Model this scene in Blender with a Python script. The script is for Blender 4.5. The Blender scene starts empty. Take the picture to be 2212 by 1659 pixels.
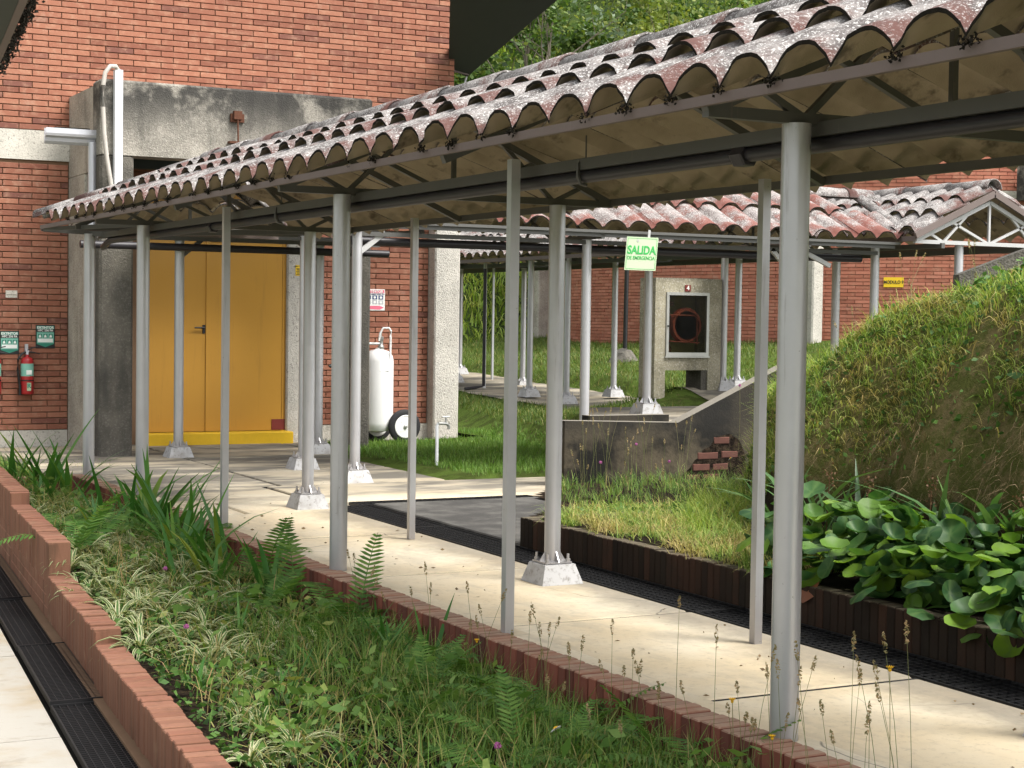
import bpy, math, random
import numpy as np
from mathutils import Vector, Matrix
random.seed(7); rng = np.random.default_rng(7)
SC = bpy.context.scene
COL = SC.collection
R = math.radians
# ------------------------------------------------------------------ camera
cam = bpy.data.cameras.new("camera")
cam.sensor_width = 36.0; cam.lens = 3650.0 / 2212.0 * 36.0
cam.clip_start = 0.05; cam.clip_end = 900
cam_o = bpy.data.objects.new("camera", cam); COL.objects.link(cam_o)
_yaw, _pit, _rol = 0.478182, 0.0396776, 0.0144965
_f = Vector((math.sin(_yaw) * math.cos(_pit), math.cos(_yaw) * math.cos(_pit), -math.sin(_pit)))
_r = Vector((math.cos(_yaw), -math.sin(_yaw), 0)); _u = _r.cross(_f)
_r2 = _r * math.cos(_rol) + _u * math.sin(_rol); _u2 = _u * math.cos(_rol) - _r * math.sin(_rol)
cam_o.matrix_world = Matrix(((_r2.x, _u2.x, -_f.x, -3.780), (_r2.y, _u2.y, -_f.y, -5.056), (_r2.z, _u2.z, -_f.z, 1.543), (0, 0, 0, 1)))
SC.camera = cam_o
# ------------------------------------------------------------------ light
SUN_EL, SUN_AZ = 54.0, 147.0          # azimuth measured from +Y towards +X
w = bpy.data.worlds.new("World"); SC.world = w; w.use_nodes = True
nt = w.node_tree; bg = nt.nodes["Background"]
sky = nt.nodes.new("ShaderNodeTexSky"); sky.sky_type = 'NISHITA'; sky.sun_disc = False
sky.sun_elevation = R(SUN_EL); sky.sun_rotation = R(SUN_AZ); sky.dust_density = 4.0; sky.air_density = 1.0
hs = nt.nodes.new("ShaderNodeHueSaturation"); hs.inputs["Saturation"].default_value = 0.14
nt.links.new(sky.outputs[0], hs.inputs["Color"]); nt.links.new(hs.outputs[0], bg.inputs[0])
bg.inputs[1].default_value = 0.15
sl = bpy.data.lights.new("sun", 'SUN'); sl.energy = 1.8; sl.angle = R(24); sl.color = (1.0, 0.95, 0.87)
so = bpy.data.objects.new("sun", sl); COL.objects.link(so)
_d = Vector((math.sin(R(SUN_AZ)) * math.cos(R(SUN_EL)), math.cos(R(SUN_AZ)) * math.cos(R(SUN_EL)), math.sin(R(SUN_EL))))
so.rotation_euler = (-_d).to_track_quat('-Z', 'Y').to_euler(); so.location = (10, 5, 30)
SC.view_settings.view_transform = 'Standard'; SC.view_settings.look = 'None'
SC.view_settings.exposure = 1.27; SC.view_settings.gamma = 1.0
SC.cycles.max_bounces = 5; SC.cycles.diffuse_bounces = 3; SC.cycles.glossy_bounces = 2; SC.cycles.transmission_bounces = 4; SC.cycles.transparent_max_bounces = 8
# ------------------------------------------------------------------ materials
class G:
    def __init__(s, name, rough=0.8, metal=0.0, spec=0.4):
        s.m = bpy.data.materials.new(name); s.m.use_nodes = True; s.t = s.m.node_tree
        s.b = s.t.nodes["Principled BSDF"]; s.b.inputs["Roughness"].default_value = rough
        s.b.inputs["Metallic"].default_value = metal; s.b.inputs["Specular IOR Level"].default_value = spec
        s._pos = None; s._rnd = None
    def n(s, t): return s.t.nodes.new(t)
    def set(s, inp, v):
        if isinstance(v, bpy.types.NodeSocket): s.t.links.new(v, inp)
        elif isinstance(v, (tuple, list)): inp.default_value = tuple(v) + ((1.0,) if len(v) == 3 and len(inp.default_value) == 4 else ())
        else: inp.default_value = v
    def pos(s):
        if s._pos is None: s._pos = s.n("ShaderNodeNewGeometry")
        return s._pos.outputs["Position"]
    def nz(s):
        s.pos(); q = s.n("ShaderNodeSeparateXYZ"); s.t.links.new(s._pos.outputs["Normal"], q.inputs[0]); return q.outputs
    def xyz(s):
        q = s.n("ShaderNodeSeparateXYZ"); s.t.links.new(s.pos(), q.inputs[0]); return q.outputs
    def island(s): s.pos(); return s._pos.outputs["Random Per Island"]
    def rnd(s):
        if s._rnd is None:
            o = s.n("ShaderNodeObjectInfo"); a = s.math('ADD', o.outputs["Random"], s.island()); s._rnd = s.math('FRACT', a, 0)
        return s._rnd
    def scaled(s, v):
        q = s.n("ShaderNodeVectorMath"); q.operation = 'MULTIPLY'; s.t.links.new(s.pos(), q.inputs[0]); q.inputs[1].default_value = v; return q.outputs[0]
    def noise(s, scale, detail=4, rough=0.6, vec=None):
        q = s.n("ShaderNodeTexNoise"); s.set(q.inputs["Vector"], vec if vec is not None else s.pos())
        q.inputs["Scale"].default_value = scale; q.inputs["Detail"].default_value = min(detail, 4); q.inputs["Roughness"].default_value = rough
        return q.outputs["Fac"]
    def vor(s, scale, feat='F1', vec=None):
        q = s.n("ShaderNodeTexVoronoi"); q.feature = feat; s.set(q.inputs["Vector"], vec if vec is not None else s.pos())
        q.inputs["Scale"].default_value = scale; return q.outputs["Distance"]
    def math(s, op, a, b=0.0, clamp=False):
        q = s.n("ShaderNodeMath"); q.operation = op; q.use_clamp = clamp; s.set(q.inputs[0], a); s.set(q.inputs[1], b); return q.outputs[0]
    def mr(s, v, a, b, c=0.0, d=1.0):
        q = s.n("ShaderNodeMapRange"); q.interpolation_type = 'SMOOTHSTEP'; s.set(q.inputs[0], v)
        for i, x in enumerate((a, b, c, d)): q.inputs[i + 1].default_value = x
        return q.outputs[0]
    def ramp(s, f, stops, const=False):
        q = s.n("ShaderNodeValToRGB"); s.set(q.inputs[0], f); e = q.color_ramp.elements
        if const: q.color_ramp.interpolation = 'CONSTANT'
        while len(e) < len(stops): e.new(0.5)
        for i, (p, c) in enumerate(stops): e[i].position = p; e[i].color = tuple(c) + (1.0,)
        return q.outputs[0]
    def mix(s, f, a, b, mode='MIX'):
        q = s.n("ShaderNodeMix"); q.data_type = 'RGBA'; q.blend_type = mode
        s.set(q.inputs["Factor"], f); s.set(q.inputs[6], a); s.set(q.inputs[7], b); return q.outputs[2]
    def attr(s, name):
        q = s.n("ShaderNodeAttribute"); q.attribute_name = name; return q.outputs["Fac"]
    def out(s, col, bump=None, strength=0.3, dist=0.01, rough=None):
        s.set(s.b.inputs["Base Color"], col)
        if rough is not None: s.set(s.b.inputs["Roughness"], rough)
        if bump is not None:
            q = s.n("ShaderNodeBump"); q.inputs["Strength"].default_value = strength; q.inputs["Distance"].default_value = dist
            s.set(q.inputs["Height"], bump); s.t.links.new(q.outputs[0], s.b.inputs["Normal"])
        return s.m
    def leafy(s, col, trans=0.35, gain=1.3):
        s.set(s.b.inputs["Base Color"], col)
        t = s.n("ShaderNodeBsdfTranslucent"); s.set(t.inputs[0], s.mix(1.0, col, (gain, gain * 1.05, gain * 0.55), 'MULTIPLY'))
        q = s.n("ShaderNodeMixShader"); q.inputs[0].default_value = trans
        s.t.links.new(s.b.outputs[0], q.inputs[1]); s.t.links.new(t.outputs[0], q.inputs[2])
        s.t.links.new(q.outputs[0], s.t.nodes["Material Output"].inputs[0]); return s.m

def m_plain(name, col, rough=0.6, metal=0.0, var=0.12, sc=6.0, bump=0.0, spec=0.4):
    g = G(name, rough, metal, spec); n = g.noise(sc, 5)
    c = g.mix(n, tuple(x * (1 - var) for x in col), tuple(min(1, x * (1 + var)) for x in col))
    return g.out(c, g.noise(sc * 12, 3) if bump else None, bump, 0.004)

def m_brick(name, stops, dirt=0.35, bump=0.25):
    g = G(name, 0.88, 0, 0.25); c = g.ramp(g.rnd(), stops)
    c = g.mix(g.mr(g.noise(9, 5), .45, .8, 0, .5), c, (.44, .26, .175))
    c = g.mix(g.mr(g.noise(1.3, 4), .5, .78, 0, dirt), c, (.16, .085, .06))
    c = g.mix(g.mr(g.noise(55, 2), .66, .72, 0, .25), c, (.62, .45, .34))
    c = g.mix(g.mr(g.noise(2.1, 4, .75), .58, .74, 0, .30), c, (.46, .36, .28))
    return g.out(c, g.noise(120, 4), bump, 0.004)
BR = [(0, (.185, .07, .046)), (.18, (.25, .10, .064)), (.42, (.28, .115, .073)), (.7, (.31, .133, .084)), (.88, (.265, .105, .066)), (.97, (.17, .068, .05)), (1, (.145, .062, .047))]
MT = {}
MT['brick'] = m_brick('facade brick', BR, .18)
MT['brick_deep'] = m_brick('deep red brick', [(0, (.33, .115, .075)), (.4, (.42, .16, .105)), (.75, (.48, .19, .13)), (1, (.34, .12, .08))], .3)
def _kerb():
    g = G('kerb brick', .9, 0, .2)
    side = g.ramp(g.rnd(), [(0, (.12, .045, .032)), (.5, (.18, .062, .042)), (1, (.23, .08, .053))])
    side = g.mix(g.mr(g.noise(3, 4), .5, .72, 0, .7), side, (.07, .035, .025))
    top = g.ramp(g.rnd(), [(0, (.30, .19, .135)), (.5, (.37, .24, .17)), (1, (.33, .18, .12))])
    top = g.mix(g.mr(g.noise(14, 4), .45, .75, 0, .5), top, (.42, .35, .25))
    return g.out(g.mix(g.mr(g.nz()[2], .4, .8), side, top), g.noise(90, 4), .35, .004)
MT['brick_kerb'] = _kerb()
def _soldier():
    g = G('planter brick', 0.9, 0, .2)
    c = g.ramp(g.rnd(), [(0, (.19, .085, .055)), (.5, (.26, .13, .085)), (1, (.22, .095, .062))])
    st = g.mr(g.noise(1.0, 6, .7, g.scaled((9, 9, 1.2))), .50, .68, 0, .8)
    z = g.nz()[2]
    c = g.mix(g.math('MULTIPLY', st, g.mr(z, .2, .7, 1, .35)), c, (.075, .046, .03))
    c = g.mix(g.mr(z, .4, .8, .42, 0), c, (.13, .07, .042))
    c = g.mix(g.mr(g.noise(4, 6), .55, .75, 0, .5), c, (.30, .21, .13))
    return g.out(c, g.noise(90, 4), .35, .004)
MT['brick_planter'] = _soldier()
def _darkwall():
    g = G('damp mossy brick', 0.95, 0, .15)
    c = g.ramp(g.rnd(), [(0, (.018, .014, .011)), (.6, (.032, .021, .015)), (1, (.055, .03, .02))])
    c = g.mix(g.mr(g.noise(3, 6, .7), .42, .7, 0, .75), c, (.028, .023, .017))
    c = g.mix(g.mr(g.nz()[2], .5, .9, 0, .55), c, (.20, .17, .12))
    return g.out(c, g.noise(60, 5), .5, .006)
MT['brick_damp'] = _darkwall()
g = G('mortar', .95, 0, .1); MT['mortar'] = g.out(g.mix(g.noise(5, 5), (.15, .09, .056), (.22, .145, .092)), g.noise(150, 3), .4, .004)
g = G('dark mortar', .95, 0, .1); MT['mortar_dark'] = g.out(g.mix(g.noise(5, 5), (.22, .09, .062), (.30, .15, .10)))
def m_concrete(name, a, b, pit=.5, stain=.5, zt=None, streak=True, bump=.6, sp=.6):
    g = G(name, .93, 0, .2)
    c = g.mix(g.mr(g.noise(2.2, 7, .65), .35, .7), a, b)
    c = g.mix(g.mr(g.noise(42, 3, .8), .50, .66, 0, sp), c, (.56, .53, .47))
    c = g.mix(g.mr(g.noise(30, 3, .8, g.scaled((1.1, 1, .9))), .54, .68, 0, .7), c, (.10, .092, .08))
    c = g.mix(g.mr(g.vor(34), .02, .13, sp * .9, 0), c, (.68, .65, .58))
    c = g.mix(g.mr(g.vor(46, vec=g.scaled((1, 1, 1.3))), .0, .13, pit, 0), c, (.07, .06, .05))
    if streak:
        c = g.mix(g.mr(g.noise(1.0, 6, .7, g.scaled((2.6, 2.6, .5))), .5, .72, 0, stain), c, (.05, .048, .043))
    if zt:
        band = g.mr(g.xyz()[2], zt[0], zt[1], 0, 1)
        k = g.math('MULTIPLY', band, g.mr(g.noise(1.6, 7, .72), .34, .52))
        c = g.mix(g.math('MULTIPLY', k, .92), c, (.035, .034, .032))
    hh = g.math('ADD', g.noise(75, 4), g.math('MULTIPLY', g.vor(52), .8))
    return g.out(c, hh, bump, .012)
MT['concrete'] = m_concrete('exposed aggregate concrete', (.30, .275, .235), (.44, .41, .35), .55, .35)
MT['concrete_portal'] = m_concrete('lichen stained aggregate concrete', (.22, .205, .175), (.34, .315, .27), .6, .6, (3.40, 4.15), sp=.38)
MT['concrete_leg'] = m_concrete('dark stained portal concrete', (.075, .07, .06), (.13, .12, .10), .75, .8, sp=.12)
MT['concrete_pale'] = m_concrete('pale aggregate concrete', (.42, .40, .36), (.53, .505, .455), .45, .12)
MT['concrete_band'] = m_concrete('smooth concrete band', (.44, .42, .37), (.55, .52, .46), .15, .1, bump=.3)
MT['concrete_cab'] = m_concrete('mossy cabinet concrete', (.24, .22, .155), (.36, .33, .245), .25, .35, (2.02, 2.2), bump=.25)
g = G('black stained render', .95, 0, .15)
c = g.mix(g.mr(g.noise(1.7, 7, .68), .40, .62), (.012, .0115, .010), (.075, .062, .042))
c = g.mix(g.mr(g.xyz()[2], .15, .55, 0, .75), c, (.022, .021, .019))
c = g.mix(g.mr(g.nz()[2], .6, .9, 0, .85), c, (.24, .22, .185))
MT['render_dark'] = g.out(c, g.noise(40, 6), .6, .01)
g = G('whitewashed footing', .8, 0, .3)
c = g.mix(g.mr(g.noise(24, 4, .7), .50, .70), (.44, .44, .445), (.24, .23, .215))
c = g.mix(g.mr(g.noise(5, 4), .45, .7, 0, .5), c, (.20, .18, .15))
MT['footing'] = g.out(c, g.noise(60, 4), .35, .003)
def _slab():
    g = G('worn walkway concrete', .92, 0, .2); x = g.xyz()
    c = g.mix(g.mr(g.noise(.9, 7, .62), .35, .7), (.68, .565, .385), (.76, .675, .52))
    c = g.mix(g.mr(g.noise(22, 4, .75), .5, .72, 0, .4), c, (.38, .31, .22))
    c = g.mix(g.mr(g.noise(3.5, 4, .7, g.scaled((1, .4, 1))), .50, .66, 0, .35), c, (.42, .37, .29))
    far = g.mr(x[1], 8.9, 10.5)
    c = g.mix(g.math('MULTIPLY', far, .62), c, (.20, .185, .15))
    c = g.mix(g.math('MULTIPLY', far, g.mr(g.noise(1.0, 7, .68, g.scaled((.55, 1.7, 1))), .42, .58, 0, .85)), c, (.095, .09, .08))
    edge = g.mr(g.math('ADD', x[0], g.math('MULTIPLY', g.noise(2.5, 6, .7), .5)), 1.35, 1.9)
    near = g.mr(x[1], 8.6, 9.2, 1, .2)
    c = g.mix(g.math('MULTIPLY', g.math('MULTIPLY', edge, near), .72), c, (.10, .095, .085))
    wv = g.n("ShaderNodeVectorMath"); wv.operation = 'ADD'; g.t.links.new(g.pos(), wv.inputs[0]); nn_ = g.n("ShaderNodeTexNoise"); nn_.inputs["Scale"].default_value = 1.6; g.t.links.new(g.pos(), nn_.inputs["Vector"]); vs_ = g.n("ShaderNodeVectorMath"); vs_.operation = "SCALE"; vs_.inputs["Scale"].default_value = .38; g.t.links.new(nn_.outputs["Color"], vs_.inputs[0]); g.t.links.new(vs_.outputs[0], wv.inputs[1])
    ck = g.math('MULTIPLY', g.mr(g.vor(.75, 'DISTANCE_TO_EDGE', wv.outputs[0]), .0, .005, .7, 0), g.mr(g.noise(.8, 2), .5, .6))
    c = g.mix(ck, c, (.06, .055, .05))
    return g.out(c, g.math('ADD', g.noise(45, 5), g.math('MULTIPLY', g.noise(6, 4), 1.5)), .35, .006)
MT['slab'] = _slab()
g = G('dark weathered slab', .95, 0, .2)
MT['slab_dark'] = g.out(g.mix(g.mr(g.noise(2.5, 7, .7), .35, .7), (.055, .053, .05), (.12, .115, .105)), g.noise(50, 5), .5, .006)
g = G('pale path concrete', .92, 0, .2)
c = g.mix(g.mr(g.noise(1.6, 6, .6), .4, .68), (.36, .34, .30), (.32, .265, .185))
c = g.mix(g.mr(g.noise(5, 6, .7, g.scaled((1, 1.6, 1))), .52, .68, 0, .45), c, (.24, .21, .165))
MT['path'] = g.out(c, g.noise(50, 5), .4, .006)
def _tile(name, red, grey, amt):
    g = G(name, .9, 0, .2)
    up = g.attr('up')
    r = g.mix(g.noise(5, 5), red, tuple(v * 1.5 for v in red))
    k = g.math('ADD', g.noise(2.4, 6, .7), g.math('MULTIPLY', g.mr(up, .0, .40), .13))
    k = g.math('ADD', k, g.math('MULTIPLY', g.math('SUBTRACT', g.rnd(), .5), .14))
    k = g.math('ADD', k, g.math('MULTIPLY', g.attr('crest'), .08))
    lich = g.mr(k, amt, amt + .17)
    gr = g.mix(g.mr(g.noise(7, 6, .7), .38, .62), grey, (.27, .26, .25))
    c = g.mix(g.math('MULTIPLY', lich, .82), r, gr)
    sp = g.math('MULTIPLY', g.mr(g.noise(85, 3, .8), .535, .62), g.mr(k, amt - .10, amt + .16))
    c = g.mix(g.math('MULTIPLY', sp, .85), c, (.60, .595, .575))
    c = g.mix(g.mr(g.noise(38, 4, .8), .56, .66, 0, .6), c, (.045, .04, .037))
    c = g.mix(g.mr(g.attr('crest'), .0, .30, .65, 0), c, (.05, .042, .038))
    return g.out(c, g.noise(60, 5, .7), .55, .008)
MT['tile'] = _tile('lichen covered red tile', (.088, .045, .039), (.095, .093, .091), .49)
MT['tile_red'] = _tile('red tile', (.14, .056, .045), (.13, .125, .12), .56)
g = G('fibre cement underside', .95, 0, .1)
c = g.mix(g.mr(g.noise(1.6, 6, .65), .4, .7), (.36, .30, .22), (.22, .18, .125))
c = g.mix(g.mr(g.noise(4.5, 6, .7), .55, .72, 0, .7), c, (.045, .034, .024))
MT['under'] = g.out(c, g.vor(140), .25, .004)
g = G('tile edge moss', 1.0, 0, .05); MT['moss'] = g.out(g.mix(g.noise(30, 4), (.006, .006, .005), (.03, .026, .02)), g.noise(90, 5), .8, .01)
def m_paint(name, col, rough=.33, metal=.5):
    g = G(name, rough, metal, .5)
    c = g.mix(g.noise(7, 5), tuple(x * .9 for x in col), tuple(x * 1.08 for x in col))
    c = g.mix(g.mr(g.noise(34, 4, .7), .68, .74, 0, .6), c, (.12, .10, .085))
    c = g.mix(g.mr(g.noise(1.4, 5), .55, .8, 0, .25), c, tuple(x * .6 for x in col))
    c = g.mix(g.mr(g.noise(1.0, 4, .7, g.scaled((30, 30, 1.6))), .60, .72, 0, .35), c, (.16, .13, .11))
    c = g.mix(g.mr(g.xyz()[2], -.2, .22, .45, 0), c, (.17, .13, .10))
    return g.out(c, g.noise(180, 3), .12, .002)
MT['post'] = m_paint('aluminium paint', (.50, .50, .515))
MT['steel'] = m_paint('shaded steel paint', (.085, .084, .078), .5, .1)  # same paint as the posts, darkened to put under-roof shade into the colour
MT['steel_pale'] = m_paint('pale steel paint', (.42, .42, .415), .45, .1)
MT['fascia'] = m_paint('faded fascia paint', (.13, .10, .09), .7, 0)
MT['pipe_dark'] = m_plain('dark conduit', (.022, .020, .024), .45, 0, .3)
MT['galv'] = m_plain('galvanised sheet', (.52, .53, .56), .38, .45, .1)
MT['duct_white'] = m_plain('white painted duct', (.74, .75, .77), .5, 0, .05)
MT['hose_grey'] = m_plain('grey flexible conduit', (.42, .39, .35), .7, 0, .1)
g = G('ochre door paint', .42, 0, .4); c = g.mix(g.noise(1.2, 4), (.44, .225, .030), (.52, .27, .036))
c = g.mix(g.mr(g.noise(1.0, 4, .7, g.scaled((8, 8, .8))), .56, .75, 0, .35), c, (.30, .15, .025))
c = g.mix(g.mr(g.noise(26, 3, .7), .66, .74, 0, .35), c, (.22, .12, .03)); MT['door'] = g.out(c, g.noise(3, 2), .15, .01)
MT['door_red'] = m_plain('dark red patch', (.16, .022, .018), .6, 0, .1)
MT['yellow'] = m_plain('yellow threshold paint', (.66, .41, .012), .6, 0, .15, 9, .2)
MT['brick_damp_red'] = m_plain('damp broken brick', (.085, .034, .024), .95, 0, .5, 9, .4)
MT['black'] = m_plain('black plastic', (.014, .014, .015), .45, 0, .2)
MT['rubber'] = m_plain('tyre rubber', (.016, .016, .018), .7, 0, .25)
MT['grate'] = m_plain('black grating steel', (.016, .016, .017), .5, .3, .3)
MT['void'] = m_plain('dark drain bottom', (.010, .009, .008), .95, 0, .3)
MT['white'] = m_plain('white enamel', (.78, .78, .77), .35, 0, .04)
MT['red'] = m_plain('extinguisher red', (.33, .018, .020), .32, 0, .1)
MT['teal'] = m_plain('sign teal', (.035, .22, .155), .4, 0, .06)
MT['teal_lt'] = m_plain('sign pale teal', (.20, .45, .36), .4, 0, .06)
MT['print_white'] = m_plain('print white', (.78, .80, .76), .5, 0, .03)
MT['print_black'] = m_plain('print black', (.02, .02, .02), .5, 0, .1)
MT['sign_cream'] = m_plain('glow sign cream', (.42, .52, .34), .4, 0, .03)
MT['sign_green'] = m_plain('sign green', (.03, .33, .07), .5, 0, .05)
MT['pink'] = m_plain('faded red print', (.72, .16, .24), .5, 0, .08)
MT['navy'] = m_plain('navy print', (.05, .07, .18), .5, 0, .1)
MT['sign_yellow'] = m_plain('sign yellow', (.78, .52, .02), .5, 0, .06)
MT['rust'] = m_plain('rusty iron', (.10, .04, .022), .9, .2, .4, 20, .5)
MT['green_dark'] = m_plain('dark green soffit paint', (.022, .032, .026), .6, 0, .15)
MT['mat_steel'] = m_plain('brushed metal frame', (.46, .46, .44), .35, .6, .1)
MT['glass_dark'] = m_plain('cabinet back', (.30, .27, .12), .6, 0, .3, 3)
MT['reel'] = m_plain('hose reel', (.34, .07, .05), .6, 0, .3, 10)
g = G('cabinet glass', .06, 0, .5); _t = g.n("ShaderNodeBsdfTransparent"); _t.inputs[0].default_value = (.80, .80, .72, 1); _x = g.n("ShaderNodeMixShader"); _x.inputs[0].default_value = .14
g.t.links.new(_t.outputs[0], _x.inputs[1]); g.t.links.new(g.b.outputs[0], _x.inputs[2]); g.t.links.new(_x.outputs[0], g.t.nodes["Material Output"].inputs[0]); MT['glass'] = g.out((.02, .02, .02))
g = G('dark garden soil', 1.0, 0, .05); c = g.mix(g.mr(g.noise(18, 6, .75), .4, .65), (.012, .009, .007), (.050, .036, .024))
MT['soil'] = g.out(c, g.noise(45, 6, .75), 1.0, .03)
g = G('lawn soil', 1.0, 0, .05); c = g.mix(g.mr(g.noise(2.5, 6, .7), .42, .6), (.085, .13, .025), (.055, .075, .018))
c = g.mix(g.mr(g.noise(6, 6, .7), .58, .72, 0, .7), c, (.15, .115, .06)); MT['turf'] = g.out(c, g.noise(60, 6, .75), 1.0, .03)
g = G('bank floor', 1.0, 0, .05); c = g.mix(g.mr(g.noise(7, 4, .75), .42, .62), (.09, .10, .028), (.17, .14, .065)); c = g.mix(g.mr(g.math('ADD', g.xyz()[2], g.math('MULTIPLY', g.noise(4, 4), .35)), .45, .75, 1, 0), c, (.022, .017, .012)); MT['bank_floor'] = g.out(c, g.noise(45, 4, .75), 1.0, .03)
g = G('hillside floor', 1.0, 0, .05); MT['hill'] = g.out(g.mix(g.noise(1.2, 6, .7), (.016, .026, .009), (.05, .075, .02)), g.noise(3, 6), .8, .3)
g = G('grass slope floor', 1.0, 0, .05); MT['grasshill'] = g.out(g.mix(g.noise(2.2, 6, .7), (.05, .085, .016), (.13, .17, .04)), g.noise(9, 6), .8, .2)
def m_leaf(name, stops, trans=.35, rough=.55, gain=1.25, spec=.3):
    g = G(name, rough, 0, spec); c = g.ramp(g.rnd(), stops)
    c = g.mix(g.mr(g.noise(2.0, 4), .4, .7, 0, .35), c, tuple(v * .55 for v in stops[0][1]))
    return g.leafy(c, trans, gain)
MT['grass'] = m_leaf('bed grass', [(0, (0.078, 0.156, 0.026)), (.4, (0.130, 0.247, 0.046)), (.75, (0.208, 0.325, 0.072)), (.92, (0.338, 0.364, 0.104)), (1, (0.442, 0.338, 0.143))])
MT['lawn'] = m_leaf('lawn grass', [(0, (.075, .16, .022)), (.5, (.115, .23, .034)), (1, (.19, .29, .06))])
def m_bank(name, green, straw):
    g = G(name, .6, 0, .25); a = g.ramp(g.rnd(), green); b = g.ramp(g.rnd(), straw)
    c = g.mix(g.mr(g.noise(3.2, 4, .65), .44, .60), a, b)
    return g.leafy(c, .35, 1.2)
MT['bank_grass'] = m_bank('patchy bank grass', [(0, (0.099, 0.190, 0.034)), (.4, (0.182, 0.305, 0.061)), (.8, (0.305, 0.411, 0.099)), (1, (0.458, 0.458, 0.152))], [(0, (0.259, 0.214, 0.091)), (.4, (0.428, 0.366, 0.138)), (.75, (0.580, 0.473, 0.199)), (1, (0.229, 0.145, 0.076))])
MT['bank_grass_old'] = m_leaf('bank grass', [(0, (.08, .13, .025)), (.3, (.15, .205, .045)), (.55, (.25, .27, .075)), (.75, (.36, .31, .12)), (.9, (.38, .28, .13)), (1, (.22, .14, .07))])
MT['lawn_dry'] = m_leaf('rough lawn grass', [(0, (.06, .12, .02)), (.5, (.11, .175, .035)), (.85, (.19, .22, .06)), (1, (.28, .23, .09))])
MT['bank_bright'] = m_leaf('bright young grass', [(0, (0.188, 0.300, 0.044)), (.6, (0.300, 0.400, 0.069)), (1, (0.450, 0.450, 0.125))])
MT['roots'] = m_leaf('dry hanging roots', [(0, (.14, .095, .05)), (1, (.27, .19, .10))], .1)
MT['iris'] = m_leaf('sword leaf', [(0, (0.046, 0.150, 0.026)), (.5, (0.072, 0.202, 0.034)), (.85, (0.117, 0.260, 0.044)), (1, (0.286, 0.325, 0.052))], .3, .4)
MT['strap'] = m_leaf('strap leaf', [(0, (0.044, 0.106, 0.035)), (.6, (0.081, 0.169, 0.053)), (1, (0.138, 0.237, 0.075))], .25, .35)
MT['fern'] = m_leaf('fern leaflet', [(0, (0.061, 0.149, 0.027)), (.5, (0.101, 0.223, 0.041)), (1, (0.189, 0.311, 0.068))], .4)
MT['stem'] = m_leaf('thin stem', [(0, (.13, .17, .05)), (1, (.24, .22, .10))], .2)
MT['seed'] = m_leaf('seed head', [(0, (.22, .21, .10)), (.5, (.33, .27, .14)), (1, (.50, .32, .17))], .25)
MT['seed_dry'] = m_leaf('dry flower head', [(0, (.09, .05, .025)), (1, (.17, .095, .045))], .15)
MT['herb'] = m_leaf('low herb leaves', [(0, (0.039, 0.094, 0.023)), (.5, (0.072, 0.163, 0.034)), (1, (0.130, 0.247, 0.058))], .3)
MT['shrub'] = m_leaf('hill foliage', [(0, (0.034, 0.067, 0.014)), (.35, (0.063, 0.121, 0.023)), (.7, (0.109, 0.184, 0.037)), (.92, (0.184, 0.241, 0.057)), (1, (0.253, 0.276, 0.081))], .35)
MT['shrub_y'] = m_leaf('yellow green foliage', [(0, (.11, .15, .025)), (.6, (.17, .22, .04)), (1, (.27, .29, .06))], .4)
MT['shrub_g'] = m_leaf('grey green foliage', [(0, (.06, .095, .05)), (.6, (.11, .16, .09)), (1, (.18, .24, .14))], .3)
MT['bark'] = m_plain('pale bark', (.17, .145, .115), .95, 0, .4, 8, .5)
MT['twig'] = m_plain('dry twigs', (.11, .09, .07), .95, 0, .4, 8)
g = G('bergenia leaf', .50, 0, .30)
c = g.ramp(g.rnd(), [(0, (.018, .058, .018)), (.35, (.028, .085, .024)), (.6, (.04, .11, .028)), (.8, (.10, .20, .022)), (1, (.16, .27, .025))])
v = g.attr('vein'); c = g.mix(g.math('MULTIPLY', v, .55), c, (.12, .20, .06)); MT['berg'] = g.leafy(c, .28, 1.4)
MT['berg_red'] = m_leaf('reddened leaf', [(0, (.20, .06, .035)), (1, (.26, .10, .05))], .2, .4)
g = G('striped spider plant leaf', .5, 0, .35)
e = g.attr('edge'); gc = g.ramp(g.rnd(), [(0, (.055, .135, .032)), (1, (.11, .20, .05))]); cc = g.ramp(g.rnd(), [(0, (.46, .46, .24)), (1, (.64, .61, .40))])
MT['spider'] = g.leafy(g.mix(g.mr(e, .42, .60), gc, cc), .3, 1.1)
MT['weed'] = m_leaf('weed leaves', [(0, (0.075, 0.163, 0.031)), (.5, (0.138, 0.250, 0.050)), (.9, (0.225, 0.338, 0.088)), (1, (0.375, 0.350, 0.100))], .35)
MT['dryblade'] = m_leaf('dry blades', [(0, (.22, .25, .06)), (.5, (.36, .32, .12)), (1, (.34, .22, .10))], .3)
MT['petal'] = m_plain('white petal', (.80, .80, .78), .6, 0, .03)
MT['disc'] = m_plain('yellow flower disc', (.72, .40, .01), .7, 0, .15)
MT['clover'] = m_plain('pink clover bloom', (.45, .13, .33), .7, 0, .25, 60)
MT['drygrey'] = m_plain('dry leaf', (.30, .19, .09), .8, 0, .3)
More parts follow.
